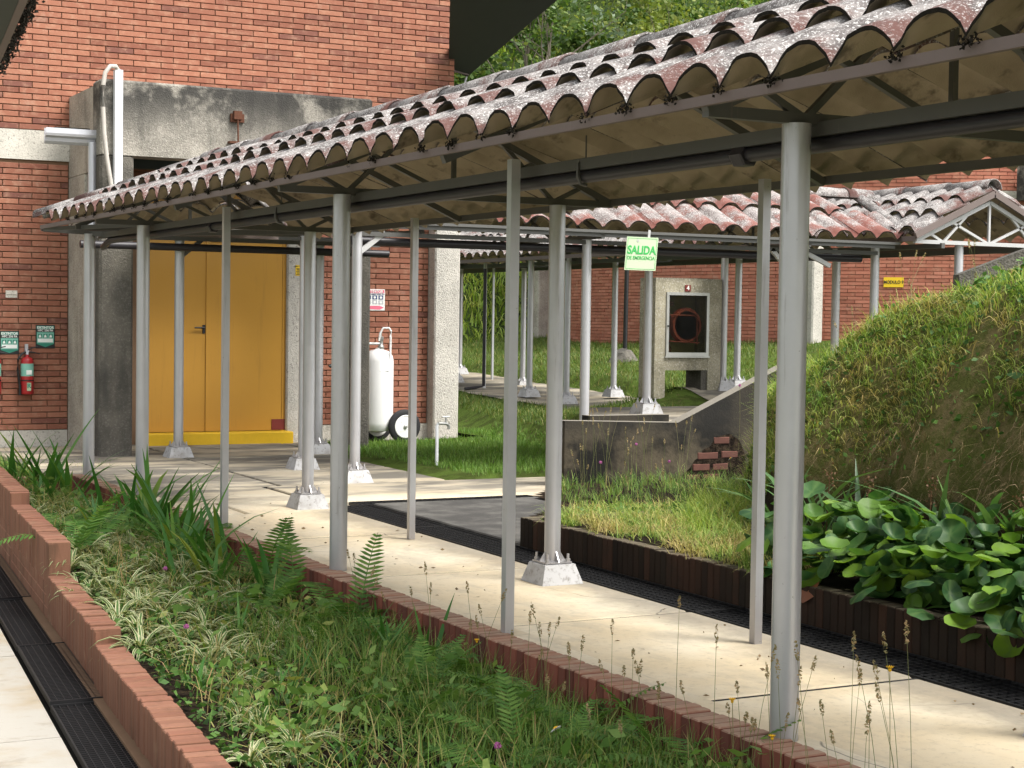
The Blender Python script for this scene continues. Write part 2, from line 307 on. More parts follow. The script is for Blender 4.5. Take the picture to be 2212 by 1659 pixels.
# ------------------------------------------------------------------ mesh helpers
class MB:
    def __init__(s): s.v = []; s.f = []; s.mi = []; s.at = {}
    def add(s, vs, fs, mi=0):
        o = len(s.v); s.v += [tuple(p) for p in vs]; s.f += [tuple(i + o for i in f) for f in fs]; s.mi += [mi] * len(fs); return s
    def box(s, x0, x1, y0, y1, z0, z1, mi=0):
        return s.add([(x0, y0, z0), (x1, y0, z0), (x1, y1, z0), (x0, y1, z0), (x0, y0, z1), (x1, y0, z1), (x1, y1, z1), (x0, y1, z1)],
                     [(0, 3, 2, 1), (4, 5, 6, 7), (0, 1, 5, 4), (1, 2, 6, 5), (2, 3, 7, 6), (3, 0, 4, 7)], mi)
    def bbox(s, x0, x1, y0, y1, z0, z1, b=.01, mi=0):      # box with chamfered vertical + top edges
        q = [(x0 + b, y0), (x1 - b, y0), (x1, y0 + b), (x1, y1 - b), (x1 - b, y1), (x0 + b, y1), (x0, y1 - b), (x0, y0 + b)]
        cx, cy = (x0 + x1) / 2, (y0 + y1) / 2
        q2 = [(x + (b if x < cx else -b) * .8, y + (b if y < cy else -b) * .8) for x, y in q]
        v = [(x, y, z0) for x, y in q] + [(x, y, z1 - b) for x, y in q] + [(x, y, z1) for x, y in q2]
        f = [tuple(range(7, -1, -1)), tuple(range(16, 24))]
        for k in (0, 8):
            f += [(k + i, k + (i + 1) % 8, k + 8 + (i + 1) % 8, k + 8 + i) for i in range(8)]
        return s.add(v, f, mi)
    def bar(s, p0, p1, w, h, mi=0, up=(0, 0, 1)):
        p0, p1 = Vector(p0), Vector(p1); d = (p1 - p0).normalized(); up = Vector(up)
        if abs(d.dot(up)) > .97: up = Vector((0, 1, 0))
        a = d.cross(up).normalized(); b = a.cross(d).normalized()
        c = [(-1, -1), (1, -1), (1, 1), (-1, 1)]
        v = [p + a * (i * w / 2) + b * (j * h / 2) for p in (p0, p1) for i, j in c]
        return s.add(v, [(3, 2, 1, 0), (4, 5, 6, 7), (0, 1, 5, 4), (1, 2, 6, 5), (2, 3, 7, 6), (3, 0, 4, 7)], mi)
    def tube(s, pts, r, n=12, mi=0, cap=True):
        pts = [Vector(p) for p in pts]; rs = r if isinstance(r, (list, tuple)) else [r] * len(pts); o = len(s.v); ref = None
        for i, p in enumerate(pts):
            d = (pts[min(i + 1, len(pts) - 1)] - pts[max(i - 1, 0)]).normalized()
            if ref is None: ref = Vector((0, 0, 1)) if abs(d.z) < .9 else Vector((0, 1, 0))
            a = d.cross(ref)
            if a.length < 1e-5: a = d.cross(Vector((1, 0, 0)))
            a.normalize(); b = a.cross(d).normalized(); ref = -d.cross(a) if False else ref
            for k in range(n):
                t = 2 * math.pi * k / n; q = p + a * (math.cos(t) * rs[i]) + b * (math.sin(t) * rs[i]); s.v.append(tuple(q))
        for i in range(len(pts) - 1):
            for k in range(n): s.f.append((o + i * n + k, o + i * n + (k + 1) % n, o + (i + 1) * n + (k + 1) % n, o + (i + 1) * n + k)); s.mi.append(mi)
        if cap:
            s.f.append(tuple(o + k for k in range(n))[::-1]); s.mi.append(mi)
            e = o + (len(pts) - 1) * n; s.f.append(tuple(e + k for k in range(n))); s.mi.append(mi)
        return s
    def lathe(s, c, prof, n=20, mi=0, axis='Z'):
        o = len(s.v); c = Vector(c)
        for r, h in prof:
            for k in range(n):
                t = 2 * math.pi * k / n; a, b = r * math.cos(t), r * math.sin(t)
                s.v.append(tuple(c + Vector({'Z': (a, b, h), 'X': (h, a, b), 'Y': (a, h, b)}[axis])))
        for i in range(len(prof) - 1):
            for k in range(n): s.f.append((o + i * n + k, o + i * n + (k + 1) % n, o + (i + 1) * n + (k + 1) % n, o + (i + 1) * n + k)); s.mi.append(mi)
        s.f.append(tuple(o + k for k in range(n))[::-1]); e = o + (len(prof) - 1) * n; s.f.append(tuple(e + k for k in range(n))); s.mi += [mi, mi]
        return s
    def poly(s, pts, mi=0): return s.add(pts, [tuple(range(len(pts)))], mi)
    def prism(s, pts, d, mi=0):                         # polygon extruded along vector d
        n = len(pts); d = Vector(d); v = [Vector(p) for p in pts] + [Vector(p) + d for p in pts]
        return s.add(v, [tuple(range(n))[::-1], tuple(range(n, 2 * n))] + [(i, (i + 1) % n, n + (i + 1) % n, n + i) for i in range(n)], mi)
    def mesh(s, name, mats, smooth=False):
        me = bpy.data.meshes.new(name); me.from_pydata(s.v, [], s.f); 
        for m in (mats if isinstance(mats, (list, tuple)) else [mats]): me.materials.append(m)
        if any(s.mi): me.polygons.foreach_set('material_index', s.mi)
        if smooth: me.polygons.foreach_set('use_smooth', [True] * len(s.f)); 
        me.update()
        if smooth and smooth != 'all':
            try: me.set_sharp_from_angle(angle=R(40))
            except Exception: pass
        return me
def fast_mesh(name, V, F, mats, smooth=False, attrs=None):
    V = np.ascontiguousarray(V, dtype=np.float32); F = np.ascontiguousarray(F, dtype=np.int32); k = F.shape[1]
    me = bpy.data.meshes.new(name); me.vertices.add(len(V)); me.vertices.foreach_set('co', V.ravel())
    me.loops.add(F.size); me.loops.foreach_set('vertex_index', F.ravel()); me.polygons.add(len(F))
    me.polygons.foreach_set('loop_start', np.arange(0, F.size, k, dtype=np.int32))
    for a, d in (attrs or {}).items():
        t = me.attributes.new(a, 'FLOAT', 'POINT'); t.data.foreach_set('value', np.ascontiguousarray(d, dtype=np.float32))
    me.materials.append(mats)
    if smooth: me.polygons.foreach_set('use_smooth', np.ones(len(F), dtype=bool))
    me.update(calc_edges=True); return me
def tag(o, label=None, cat=None, group=None, kind=None):
    for k, v in (('label', label), ('category', cat), ('group', group), ('kind', kind)):
        if v: o[k] = v
    return o
def ob(name, me, parent=None, loc=None, rz=0.0, sc=None, rot=None):
    o = bpy.data.objects.new(name, me); COL.objects.link(o)
    if loc is not None: o.location = loc
    if rot is not None: o.rotation_euler = rot
    elif rz: o.rotation_euler = (0, 0, rz)
    if sc is not None: o.scale = (sc, sc, sc) if isinstance(sc, (int, float)) else sc
    if parent is not None: o.parent = parent
    return o
def part(name, mb, mat, parent, smooth=False):            # mesh given in world coordinates, hung under a thing placed anywhere
    me = mb.mesh(name, mat, smooth) if isinstance(mb, MB) else mb
    o = ob(name, me, parent)
    if parent is not None: o.matrix_parent_inverse = WM[parent.name].inverted() if parent.name in WM else Matrix()
    WM[o.name] = Matrix(); return o
WM = {}
def thing(name, label, cat, loc=(0, 0, 0), group=None, rz=0.0):
    e = bpy.data.objects.new(name, None); COL.objects.link(e); e.location = loc; e.rotation_euler = (0, 0, rz); e.empty_display_size = .1
    WM[e.name] = Matrix.Translation(loc) @ Matrix.Rotation(rz, 4, 'Z'); return tag(e, label, cat, group)
def solo(name, mb, mat, label, cat, group=None, smooth=False, kind=None):
    return tag(part(name, mb, mat, None, smooth), label, cat, group, kind)
def struct(name, mb, mat, smooth=False): return tag(part(name, mb, mat, None, smooth), None, None, None, 'structure')
def text(body, size, mat, origin, right, upv, parent, name='lettering', depth=.0015, bold=.0, sx=1.0):
    c = bpy.data.curves.new(name, 'FONT'); c.body = body; c.size = size; c.align_x = 'CENTER'; c.align_y = 'CENTER'; c.extrude = depth; c.offset = bold
    t = bpy.data.objects.new(name + '_tmp', c); COL.objects.link(t); dg = bpy.context.evaluated_depsgraph_get(); dg.update()
    me = bpy.data.meshes.new_from_object(t.evaluated_get(dg)); bpy.data.objects.remove(t); bpy.data.curves.remove(c)
    r, u = Vector(right).normalized(), Vector(upv).normalized(); n = r.cross(u); r = r * sx
    me.transform(Matrix(((r.x, u.x, n.x, origin[0]), (r.y, u.y, n.y, origin[1]), (r.z, u.z, n.z, origin[2]), (0, 0, 0, 1))))
    me.materials.clear(); me.materials.append(mat); return part(name, me, None, parent)
def fbm(x, y, s=1.0, seed=0):                              # cheap smooth pseudo noise for terrain
    r = np.random.default_rng(seed); z = np.zeros_like(np.asarray(x, float) + np.asarray(y, float)); a = 1.0
    for o in range(5):
        for _ in range(3):
            t = r.uniform(0, 6.28); k = s * (1.9 ** o) * r.uniform(.8, 1.25); z = z + a * np.sin(k * (x * math.cos(t) + y * math.sin(t)) + r.uniform(0, 6.28))
        a *= .52
    return z / 4.0
def sheet(name, x0, x1, y0, y1, step, hf, mat, mask=None):
    nx, ny = max(2, int((x1 - x0) / step) + 1), max(2, int((y1 - y0) / step) + 1)
    X, Y = np.meshgrid(np.linspace(x0, x1, nx), np.linspace(y0, y1, ny)); Z = hf(X, Y) + 0 * X
    V = np.stack([X, Y, Z], -1).reshape(-1, 3); i = np.arange(nx * ny).reshape(ny, nx)
    F = np.stack([i[:-1, :-1], i[:-1, 1:], i[1:, 1:], i[1:, :-1]], -1).reshape(-1, 4)
    if mask is not None:
        c = V[F].mean(1); F = F[mask(c[:, 0], c[:, 1])]
    return fast_mesh(name, V, F, mat, True)
# blades: one mesh of N bent grass blades
def blades(base, h, w, lean, seg=3, curl=1.0, az=None):
    N = len(base); h = np.broadcast_to(h, N); w = np.broadcast_to(w, N); lean = np.broadcast_to(lean, N)
    az = rng.uniform(0, 2 * np.pi, N) if az is None else az
    t = np.linspace(0, 1, seg + 1)[None, :]
    d = np.stack([np.cos(az), np.sin(az)], -1); out = lean[:, None] * h[:, None] * t ** 1.7
    ph = rng.uniform(-.7, .7, N) + np.pi / 2; sd = np.stack([np.cos(az + ph), np.sin(az + ph)], -1)
    px = base[:, None, 0] + d[:, None, 0] * out; py = base[:, None, 1] + d[:, None, 1] * out
    up = np.maximum(0.0, 1 - .35 * lean[:, None] ** 1.3 * t ** 2 * curl)
    pz = base[:, None, 2] + h[:, None] * t * up
    ww = (w[:, None] * .5) * np.clip(1.02 - t ** 2.2, .03, 1)
    A = np.stack([px - sd[:, None, 0] * ww, py - sd[:, None, 1] * ww, pz], -1); B = np.stack([px + sd[:, None, 0] * ww, py + sd[:, None, 1] * ww, pz], -1)
    V = np.stack([A, B], 2).reshape(-1, 3); b = (np.arange(N) * 2 * (seg + 1))[:, None] + (np.arange(seg) * 2)[None, :]
    F = np.stack([b, b + 1, b + 3, b + 2], -1).reshape(-1, 4); return V, F
def leaves(P, size, flat=.0, elong=1.7):
    N = len(P); size = np.broadcast_to(size, N)
    a = rng.normal(size=(N, 3)); a[:, 2] *= (1 - flat); a /= np.linalg.norm(a, axis=1)[:, None]
    b = rng.normal(size=(N, 3)); b -= (b * a).sum(1)[:, None] * a; b /= np.linalg.norm(b, axis=1)[:, None]
    n = np.cross(a, b)
    L = size[:, None] * elong / 2; W = size[:, None] / 2
    V = np.stack([P - a * L, P + b * W + n * W * .25, P + a * L, P - b * W + n * W * .25], 1).reshape(-1, 3)
    F = (np.arange(N) * 4)[:, None] + np.arange(4)[None, :]; return V, F
def join(parts):
    Vs, Fs, o = [], [], 0
    for V, F in parts: Vs.append(V); Fs.append(F + o); o += len(V)
    return np.concatenate(Vs), np.concatenate(Fs)
# ------------------------------------------------------------------ ground
G0 = -0.17
far = MB().box(-260, 260, -120, 320, -1.4, -1.2); struct('ground', far, MT['turf'])
struct('earth', MB().box(2.1, 40, 6.2, 40, -.9, -.20), MT['soil'])
# ------------------------------------------------------------------ walkway slabs (pieces between joints are parts of the pavement)
pave = struct('walkway_pavement', MB().box(-.02, 1.72, -6, 16.4, -.9, G0 - .13), MT['void'])
js = [-6, -4.6, -2.67, -.72, 1.235, 3.215, 5.125, 7.1, 8.75]
def slab(name, x0, x1, y0, y1, z, mat, parent, j=.019, b=.010):
    dz = random.uniform(-.003, .003); return part(name, MB().bbox(x0 + j, x1 - j, y0 + j, y1 - j, z - .14, z + dz, b), mat, parent)
for a in js[1:]: part('joint', MB().box(.0, 1.715, a - .016, a + .016, G0 - .12, G0 - .007), MT['void'], pave)
for a, b in zip(js[:-1], js[1:]): slab('slab', -.005, 1.72, a, b, G0, MT['slab'], pave)
slab('slab', -.005, .85, 8.75, 9.62, G0, MT['slab'], pave); slab('slab', .85, 1.72, 8.75, 9.62, G0, MT['slab'], pave)
plat = struct('platform_pavement', MB().box(-.02, 5.2, 9.62, 16.4, -.9, G0 - .13), MT['void'])
yy = [9.62, 10.9, 12.5, 14.1, 15.6, 16.34]
for k in range(len(yy) - 1):
    xs = [-.005, 1.9, 3.75] if yy[k] > 10 else [-.005, 1.72]
    part('joint', MB().box(.0, 3.73 if yy[k] > 10 else 1.7, yy[k] - .016, yy[k] + .016, G0 - .12, G0 - .007), MT['void'], plat)
    for a, b in zip(xs[:-1], xs[1:]): slab('slab', a, b, yy[k], yy[k + 1], G0 + .002 * k, MT['slab'], plat)
slab('slab', 1.74, 5.4, 9.34, 10.9, G0, MT['slab'], plat); slab('slab', 3.75, 6.6, 15.75, 16.34, G0, MT['slab'], plat)
struct('dark_pavement', MB().bbox(2.12, 5.2, 6.25, 9.02, -.6, G0 + .012, .01), MT['slab_dark'])
struct('inner_kerb', MB().box(.0, .11, -3, 11.0, -.3, -.012), MT['slab'])
# near left path, lower level
PZ = -.32
pth = struct('path', MB().box(-9, -2.2, -9, 16, -1.0, PZ - .03), MT['slab_dark'])
for a, b in ((-6, -2), (-2, .35), (.35, 1.35), (1.35, 2.35), (2.35, 4.2), (4.2, 6.4), (6.4, 9), (9, 12)):
    q = lambda y: -2.28 + .09 * (y - .82)
    part('slab', MB().prism([(-8.5, a + .006, PZ - .05), (q(a), a + .006, PZ - .05), (q(b), b - .006, PZ - .05), (-8.5, b - .006, PZ - .05)], (0, 0, .05 + random.uniform(-.004, .004))), MT['path'], pth)
# ------------------------------------------------------------------ gratings
def grate(x_of, y0, y1, wd, z, label, mesh_sp=None, tilt=0.0, alongx=False):
    t = thing('drain_grate', label, 'grate', (x_of(y0), y0, z), 'drain gratings')
    fr, br = MB(), MB()
    def P(u, v, dz=0): return (x_of(y0 + v) + u, y0 + v, z + dz) if not alongx else (x_of(0) + v, y0 + u, z + dz)
    L = y1 - y0
    for u in (0, wd): fr.bar(P(u, 0, -.012), P(u, L, -.012), .008, .03)
    for v in (.004, L - .004): fr.bar(P(0, v, -.012), P(wd, v, -.012), .008, .03)
    sp = mesh_sp or .032; n = int(L / sp)
    for k in range(1, n): br.bar(P(0, k * sp, -.010), P(wd, k * sp, -.010), .005, .018)
    m = 7 if mesh_sp is None else int(wd / sp)
    for k in range(1, m): br.bar(P(wd * k / m, 0, -.006), P(wd * k / m, L, -.006), .004, .008)
    part('frame', fr, MT['grate'], t); o = part('bars', br, MT['grate'], t); o['kind'] = 'stuff'; return t
xl = lambda y: -2.245 + .09 * (y - .82)
struct('drain_channel', MB().prism([(-2.27, .3, -.62), (-1.96, .3, -.62), (-.95, 11.5, -.62), (-1.27, 11.5, -.62)], (0, 0, .03)), MT['void'])
for i, (a, b, l) in enumerate(((.2, 1.62, 'nearest black drain grating lying beside the brick planter, a dry leaf on it'), (1.64, 2.95, 'second black drain grating beside the brick planter'), (2.97, 4.4, 'third black drain grating beside the brick planter'), (4.42, 6.0, 'fourth black drain grating beside the brick planter'), (6.02, 8.0, 'farthest black drain grating beside the brick planter'))):
    grate(xl, a, b, .255, PZ + (.012 if i % 2 == 0 else .0), l)
struct('drain_channel', MB().box(1.73, 2.1, -3, 9.3, -.55, -.5).box(1.74, 6, 9.04, 9.33, -.56, -.49), MT['void'])
WL = ['black square-mesh grating along the walkway edge, nearest, right of the large post', 'black square-mesh grating below the dark planter wall, between post and thin post', 'black square-mesh grating beside the concrete footing', 'black square-mesh grating beside the grey slab', 'black square-mesh grating where the two drains meet']
for i, (a, b) in enumerate(((-1.2, 1.0), (1.01, 3.2), (3.21, 5.4), (5.41, 7.4), (7.41, 9.03))):
    grate(lambda y: 1.735, a, b, .35, G0 - .004, WL[i], .055)
grate(lambda y: 2.0, 9.05, 10.9, .26, G0 - .004, 'black square-mesh grating crossing behind the grey slab', .055, alongx=True)
# ------------------------------------------------------------------ brick pieces
def brick_mesh(name, L, D, H, b, mat):                    # length along X, depth +Y (face at y=0 looks to -Y), height Z, centred
    x, z = L / 2, H / 2
    v = [(-x, D, -z), (x, D, -z), (x, D, z), (-x, D, z), (-x, b, -z), (x, b, -z), (x, b, z), (-x, b, z), (-x + b, 0, -z + b), (x - b, 0, -z + b), (x - b, 0, z - b), (-x + b, 0, z - b)]
    f = [(8, 9, 10, 11), (4, 5, 9, 8), (5, 6, 10, 9), (6, 7, 11, 10), (7, 4, 8, 11), (0, 1, 5, 4), (1, 2, 6, 5), (2, 3, 7, 6), (3, 0, 4, 7)]
    return MB().add(v, f).mesh(name, mat)
def coping_mesh(name, W, T, H, b, mat):                   # soldier brick: W across wall (x), T along wall (y), H tall, top at z=0
    return MB().bbox(-W / 2, W / 2, -T / 2, T / 2, -H, 0, b).mesh(name, mat)
# planter kerb along the walkway
kerb = thing('brick_kerb', 'low kerb of upright red bricks between the planter and the walkway', 'kerb', (-.08, 0, -.3))
part('mortar_core', MB().box(-.145, -.02, -3, 11.0, -.75, -.022), MT['mortar_dark'], kerb)
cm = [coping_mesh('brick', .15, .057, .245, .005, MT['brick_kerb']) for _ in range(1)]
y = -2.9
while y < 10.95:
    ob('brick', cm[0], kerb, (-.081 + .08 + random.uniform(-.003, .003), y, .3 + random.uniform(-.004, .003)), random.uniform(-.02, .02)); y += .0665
# outer planter wall (slightly angled, stepping down towards the viewer)
ang = -math.atan(.09)
ow = thing('planter_wall', 'stepped red brick planter wall beside the black drain grating', 'planter wall', (-2.0, .82, -.6))
wallx = lambda y: -2.0 + .09 * (y - .82)
SEG = ((-2.5, 3.25, -.10), (3.25, 5.10, -.034), (5.10, 7.22, .160), (7.22, 10.6, .245))
sm = coping_mesh('brick', .135, .058, .25, .005, MT['brick_planter'])
for a, b, z in SEG:
    part('wall_core', MB().prism([(wallx(a) + .008, a + .003, -.9), (wallx(a) + .127, a + .003, -.9), (wallx(b) + .127, b, -.9), (wallx(b) + .008, b, -.9)], (0, 0, .9 + z - .012)), MT['brick_planter'], ow)
    n = int((b - a) / .0665)
    for k in range(n):
        yk = a + .033 + k * (b - a - .066) / (n - 1); ob('brick', sm, ow, (wallx(yk) + .0675 + 2.0 + random.uniform(-.003, .003), yk - .82, z + .6 + random.uniform(-.007, .005)), ang + random.uniform(-.02, .02))
st = brick_mesh('brick', .225, .06, .062, .004, MT['brick_planter'])
for a, b, z in SEG[2:]:
    zc = z - .25 - .038; r_ = 0
    while zc > -.33:
        yk = a + (.115 if r_ % 2 else .0) + .12
        while yk < b - .1:
            ob('brick', st, ow, (wallx(yk) + 2.0 + .004, yk - .82, zc + .6), ang + math.pi / 2 * -1 + 0, None); yk += .236
        zc -= .072; r_ += 1
part('plaster_ledge', MB().prism([(wallx(-2.5) - .045, -2.5, -.75), (wallx(-2.5) + .01, -2.5, -.75), (wallx(10.6) + .01, 10.6, -.75), (wallx(10.6) - .045, 10.6, -.75)], (0, 0, .44)), MT['mortar'], ow)
fe = thing('planter_end_kerb', 'brick kerb closing the far end of the planter near the corner post', 'kerb', (-.6, 11.0, -.3))
for k in range(15): ob('brick', cm[0], fe, (-.5 + k * .0665, 0.02, .28), math.pi / 2 + random.uniform(-.02, .02))
# right hand dark planter wall
dw = thing('dark_planter_wall', 'damp dark brick planter wall under the broad green leaves', 'planter wall', (2.15, 0, -.4))
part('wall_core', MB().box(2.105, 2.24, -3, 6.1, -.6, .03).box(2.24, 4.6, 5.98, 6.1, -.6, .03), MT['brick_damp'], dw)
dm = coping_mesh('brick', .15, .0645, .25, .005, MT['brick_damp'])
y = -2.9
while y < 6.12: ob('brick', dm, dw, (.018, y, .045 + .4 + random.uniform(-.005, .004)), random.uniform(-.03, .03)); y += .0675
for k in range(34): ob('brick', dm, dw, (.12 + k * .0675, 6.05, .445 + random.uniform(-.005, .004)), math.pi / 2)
# ------------------------------------------------------------------ soil and terrain
ZS = lambda y: np.interp(y, [-2, 3.2, 3.3, 5.1, 5.2, 7.2, 7.3, 11], [-.16, -.15, -.10, -.08, -.0, .02, .05, .05])
def bed_h(x, y):
    t = np.clip((x - (-2.0 + .09 * (y - .82))) / (0.0 + 2.0 - .09 * (y - .82) - .15), 0, 1)
    return ZS(y) * (1 - t) + (-.23) * t + .03 * fbm(x, y, 3.0, 1)
struct('planter_soil', sheet('planter_soil', -2.2, -.03, -2.5, 11.0, .09, bed_h, MT['soil'], lambda x, y: x > -1.93 + .09 * (y - .82)), None, True) if False else tag(part('planter_soil', sheet('planter_soil', -2.2, -.1, -2.5, 11.0, .09, bed_h, MT['soil'], lambda x, y: x > -1.95 + .09 * (y - .82)), None, None), None, None, None, 'structure')
def crest(y): return np.interp(y, [-4, 1.2, 3.2, 4.3, 4.85, 5.5, 6.2, 7.0, 7.8], [2.5, 2.1, 1.86, 1.62, 1.34, 1.06, .86, .72, .62])
def bank_h(x, y):
    foot = 3.12 + .10 * np.sin(2.1 * y) + .05 * np.sin(5.3 * y + 1)
    s = (x - foot) / 1.15; f = np.where(s < 0, 0, np.where(s < .10, s / .10 * .30, .30 + .70 * (1 - (1 - np.clip((s - .10) / .9, 0, 1)) ** 1.6)))
    h = f * crest(y) + .05 + .045 * fbm(x, y, 2.2, 3) * np.clip(s * 3 + .4, .3, 1) + .038 * fbm(x, y, 6, 4) * np.clip(s * 4, 0, 1)
    h = h + np.clip(x - 4.4, 0, 2) * .06
    e = (x + 3.78) / .708 - 5.06 - y + .12 * np.sin(3 * x)
    k = np.clip((e + .05) / .5, 0, 1); k = k * k * (3 - 2 * k); h = h * k + (-.12) * (1 - k) * (y > 6.0) + .05 * (1 - k) * (y <= 6.0)
    return h - np.clip(x - 5.9, 0, 8) * .55
struct_o = tag(part('grass_bank', sheet('grass_bank', 2.18, 9.0, -4, 8.6, .08, bank_h, MT['bank_floor'], lambda x, y: ~((y > 6.0) & (x < 4.0))), None, None), None, None, None, 'structure')
# lawns behind
tri = lambda x, a, b: np.clip((x - a) / (b - a), 0, 1)
def back_h(x, y):
    """raised lawn behind the branch walkway: bank along a line, falling towards the far path"""
    edge = np.interp(y, [9.9, 13.2, 17.5, 20, 40], [4.95, 6.75, 7.5, 8.2, 10])
    up = tri(x, edge - .15, edge + .25)
    base = np.interp(y, [9, 12, 13.3, 14.2, 15.5, 18, 20, 24, 30, 40], [.34, .36, .38, .28, .14, .10, .12, .25, .42, .6]) + .36 * np.exp(-((x - 9.25) ** 2 / .9 + (y - 15.0) ** 2 / .8))
    hi = base + np.clip((x - 11.95) / .25, 0, 1) * np.interp(y, [10, 16, 19, 24, 30], [.05, .1, .22, .22, .1]) + np.clip(x - 12, 0, 8) * np.interp(y, [10, 15, 22, 30], [.03, .08, .12, .10]) + 0 * x
    lowz = -.14 + .02 * fbm(x, y, 2, 6) - .06 * np.clip((11.05 - y) / .2, 0, 1) - .06 * np.clip((4.05 - x) / .2, 0, 1)
    return lowz * (1 - up) + (hi + .035 * fbm(x, y, 1.6, 5)) * up
tag(part('lawn', sheet('lawn', 3.6, 24, 10.86, 40, .14, back_h, MT['turf'], lambda x, y: (x > 3.74) & ~((y > 15.9) & (x < 6.7)) & ~((y < 13.3) & (x < 9.2) & (x > 5.15 + (y - 9.9) * .56))), None, None), None, None, None, 'structure')
# hillside
def hill_h(x, y):
    b = np.interp(x, [-30, 8, 14, 20, 40, 90], [34, 34, 33.5, 30, 26, 22])
    d = np.clip(y - b, 0, 200); return -.25 + .6 * np.clip((y - 27) / 6, 0, 1) + d * .62 + 1.6 * fbm(x, y, .13, 8) * np.clip(d / 10, 0, 1) + .25 * fbm(x, y, .8, 9) * np.clip(d / 4, 0, 1)
tag(part('hillside', sheet('hillside', -40, 130, 22, 130, 1.0, hill_h, MT['hill']), None, None), None, None, None, 'structure')
# ------------------------------------------------------------------ covered walkways
PER, AMP, THK = .31, .102, .015
def prof(u): 
    t = np.abs(((u / PER + .5) % 1.0) - .5) * 2; p = 1 - np.power(t, 2.5); return np.clip(.5 * (p + np.sqrt(p * p + .012)), 0, 1)
def tile_sheet(TW, u0, u1, v0, z0, v1, z1, mat, under, seed=0, ns=11, up0=0.0, up1=1.0):
    """one corrugated sheet: eave edge (v0,z0), upper edge (v1,z1); real thickness"""
    n = max(4, int(round((u1 - u0) / PER * ns))); U = np.linspace(u0, u1, n + 1); T = np.linspace(0, 1, 4)
    r = np.random.default_rng(seed); sag = r.uniform(-.006, .006); du = r.uniform(-.012, .012); skew = r.uniform(-.006, .006)
    top = []; up = []; cr = []
    for t in T:
        p = prof(U)
        for u, pp in zip(U, p):
            jag = r.uniform(-.006, .006) if t == 0 else 0
            top.append((u + skew * t, v0 + (v1 - v0) * t + (jag + du * (1 - t)) * np.sign(v0 - v1), z0 + (z1 - z0) * t + pp * AMP + sag * (1 - t))); up.append(up0 + (up1 - up0) * t); cr.append(pp)
    top = np.array(top); bot = top.copy(); bot[:, 2] -= THK; bot[:, 2] -= 0
    W = np.array([TW(*q) for q in np.concatenate([top, bot])]); k = n + 1; N = len(top); F = []; mi = []
    for j in range(3):
        for i in range(n):
            a = j * k + i; F.append((a, a + 1, a + k + 1, a + k)); mi.append(0); F.append((N + a, N + a + k, N + a + k + 1, N + a + 1)); mi.append(1)
    for i in range(n):
        F.append((i, N + i, N + i + 1, i + 1)); mi.append(2); a = 3 * k + i; F.append((a, a + 1, N + a + 1, N + a)); mi.append(0)
    for j in range(3):
        a = j * k; F.append((a, a + k, N + a + k, N + a)); mi.append(0); a = j * k + n; F.append((a, N + a, N + a + k, a + k)); mi.append(0)
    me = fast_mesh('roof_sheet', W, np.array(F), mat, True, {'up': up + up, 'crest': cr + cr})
    me.materials.append(under); me.materials.append(MT['moss']); me.polygons.foreach_set('material_index', np.array(mi, dtype=np.int32))
    try: me.set_sharp_from_angle(angle=R(50))
    except Exception: pass
    return me
def half_cap(TW, p0, p1, r0, r1, mat, n=9):
    """half round ridge tile from p0 to p1 (u,v,z), with thickness"""
    p0, p1 = Vector(TW(*p0)), Vector(TW(*p1)); d = (p1 - p0).normalized(); a = d.cross(Vector((0, 0, 1))).normalized(); b = a.cross(d)
    V = []; up = []; cr = []
    for p, r, t in ((p0, r0, 0), (p1, r1, 1)):
        for rr in (r, r - .014):
            for k in range(n + 1):
                th = math.pi * k / n; V.append(p + a * (math.cos(th) * rr) + b * (math.sin(th) * rr)); up.append(t * .6 + .1); cr.append(math.sin(th))
    m = n + 1; F = []
    for k in range(n):
        F.append((k, k + 1, 2 * m + k + 1, 2 * m + k)); F.append((m + k + 1, m + k, 3 * m + k, 3 * m + k + 1))
        F.append((k + 1, k, m + k, m + k + 1)); F.append((2 * m + k, 2 * m + k + 1, 3 * m + k + 1, 3 * m + k))
    for k in (0, n): F.append((k, m + k, 3 * m + k, 2 * m + k))
    return fast_mesh('ridge_cap', np.array([tuple(v) for v in V]), np.array(F), mat, True, {'up': up, 'crest': cr})
def add_roof_side(root, TW, u0, u1, v_e, z_e, v_r, z_r, rows, mat, seed, cut=None, waves=3, lo_cut=None):
    L = v_r - v_e; nrow = rows
    for j in range(nrow):
        va = v_e + L * (j / nrow) - (0.05 * np.sign(L) if j else 0); vb = v_e + L * ((j + 1) / nrow) + .03 * np.sign(L) * (j < nrow - 1)
        za = z_e + (z_r - z_e) * (va - v_e) / L + (.042 if j else .0); zb = z_e + (z_r - z_e) * (vb - v_e) / L + .002
        ue = u1 - (cut[j] if cut else 0); us = u0 + (lo_cut[j] if lo_cut else 0); u = us
        off = seed * 3 + j * 997
        while u < ue - .05:
            w_ = PER * waves; un = min(u + w_, ue)
            if ue - un < .12: un = ue
            rr = np.random.default_rng(off + int(round(u * 100)) + 100000); lift = abs(rr.normal(0, .007))
            part('roof_sheet', tile_sheet(TW, u, un + .0, va, za + lift, vb, zb, mat, MT['under'], off + int(u * 50) + 5000), None, root)
            u = un
def post_mesh(mb, x, y, z0, z1, r=.0525): mb.lathe((x, y, 0), [(r, z0), (r, z1)], 28); return mb
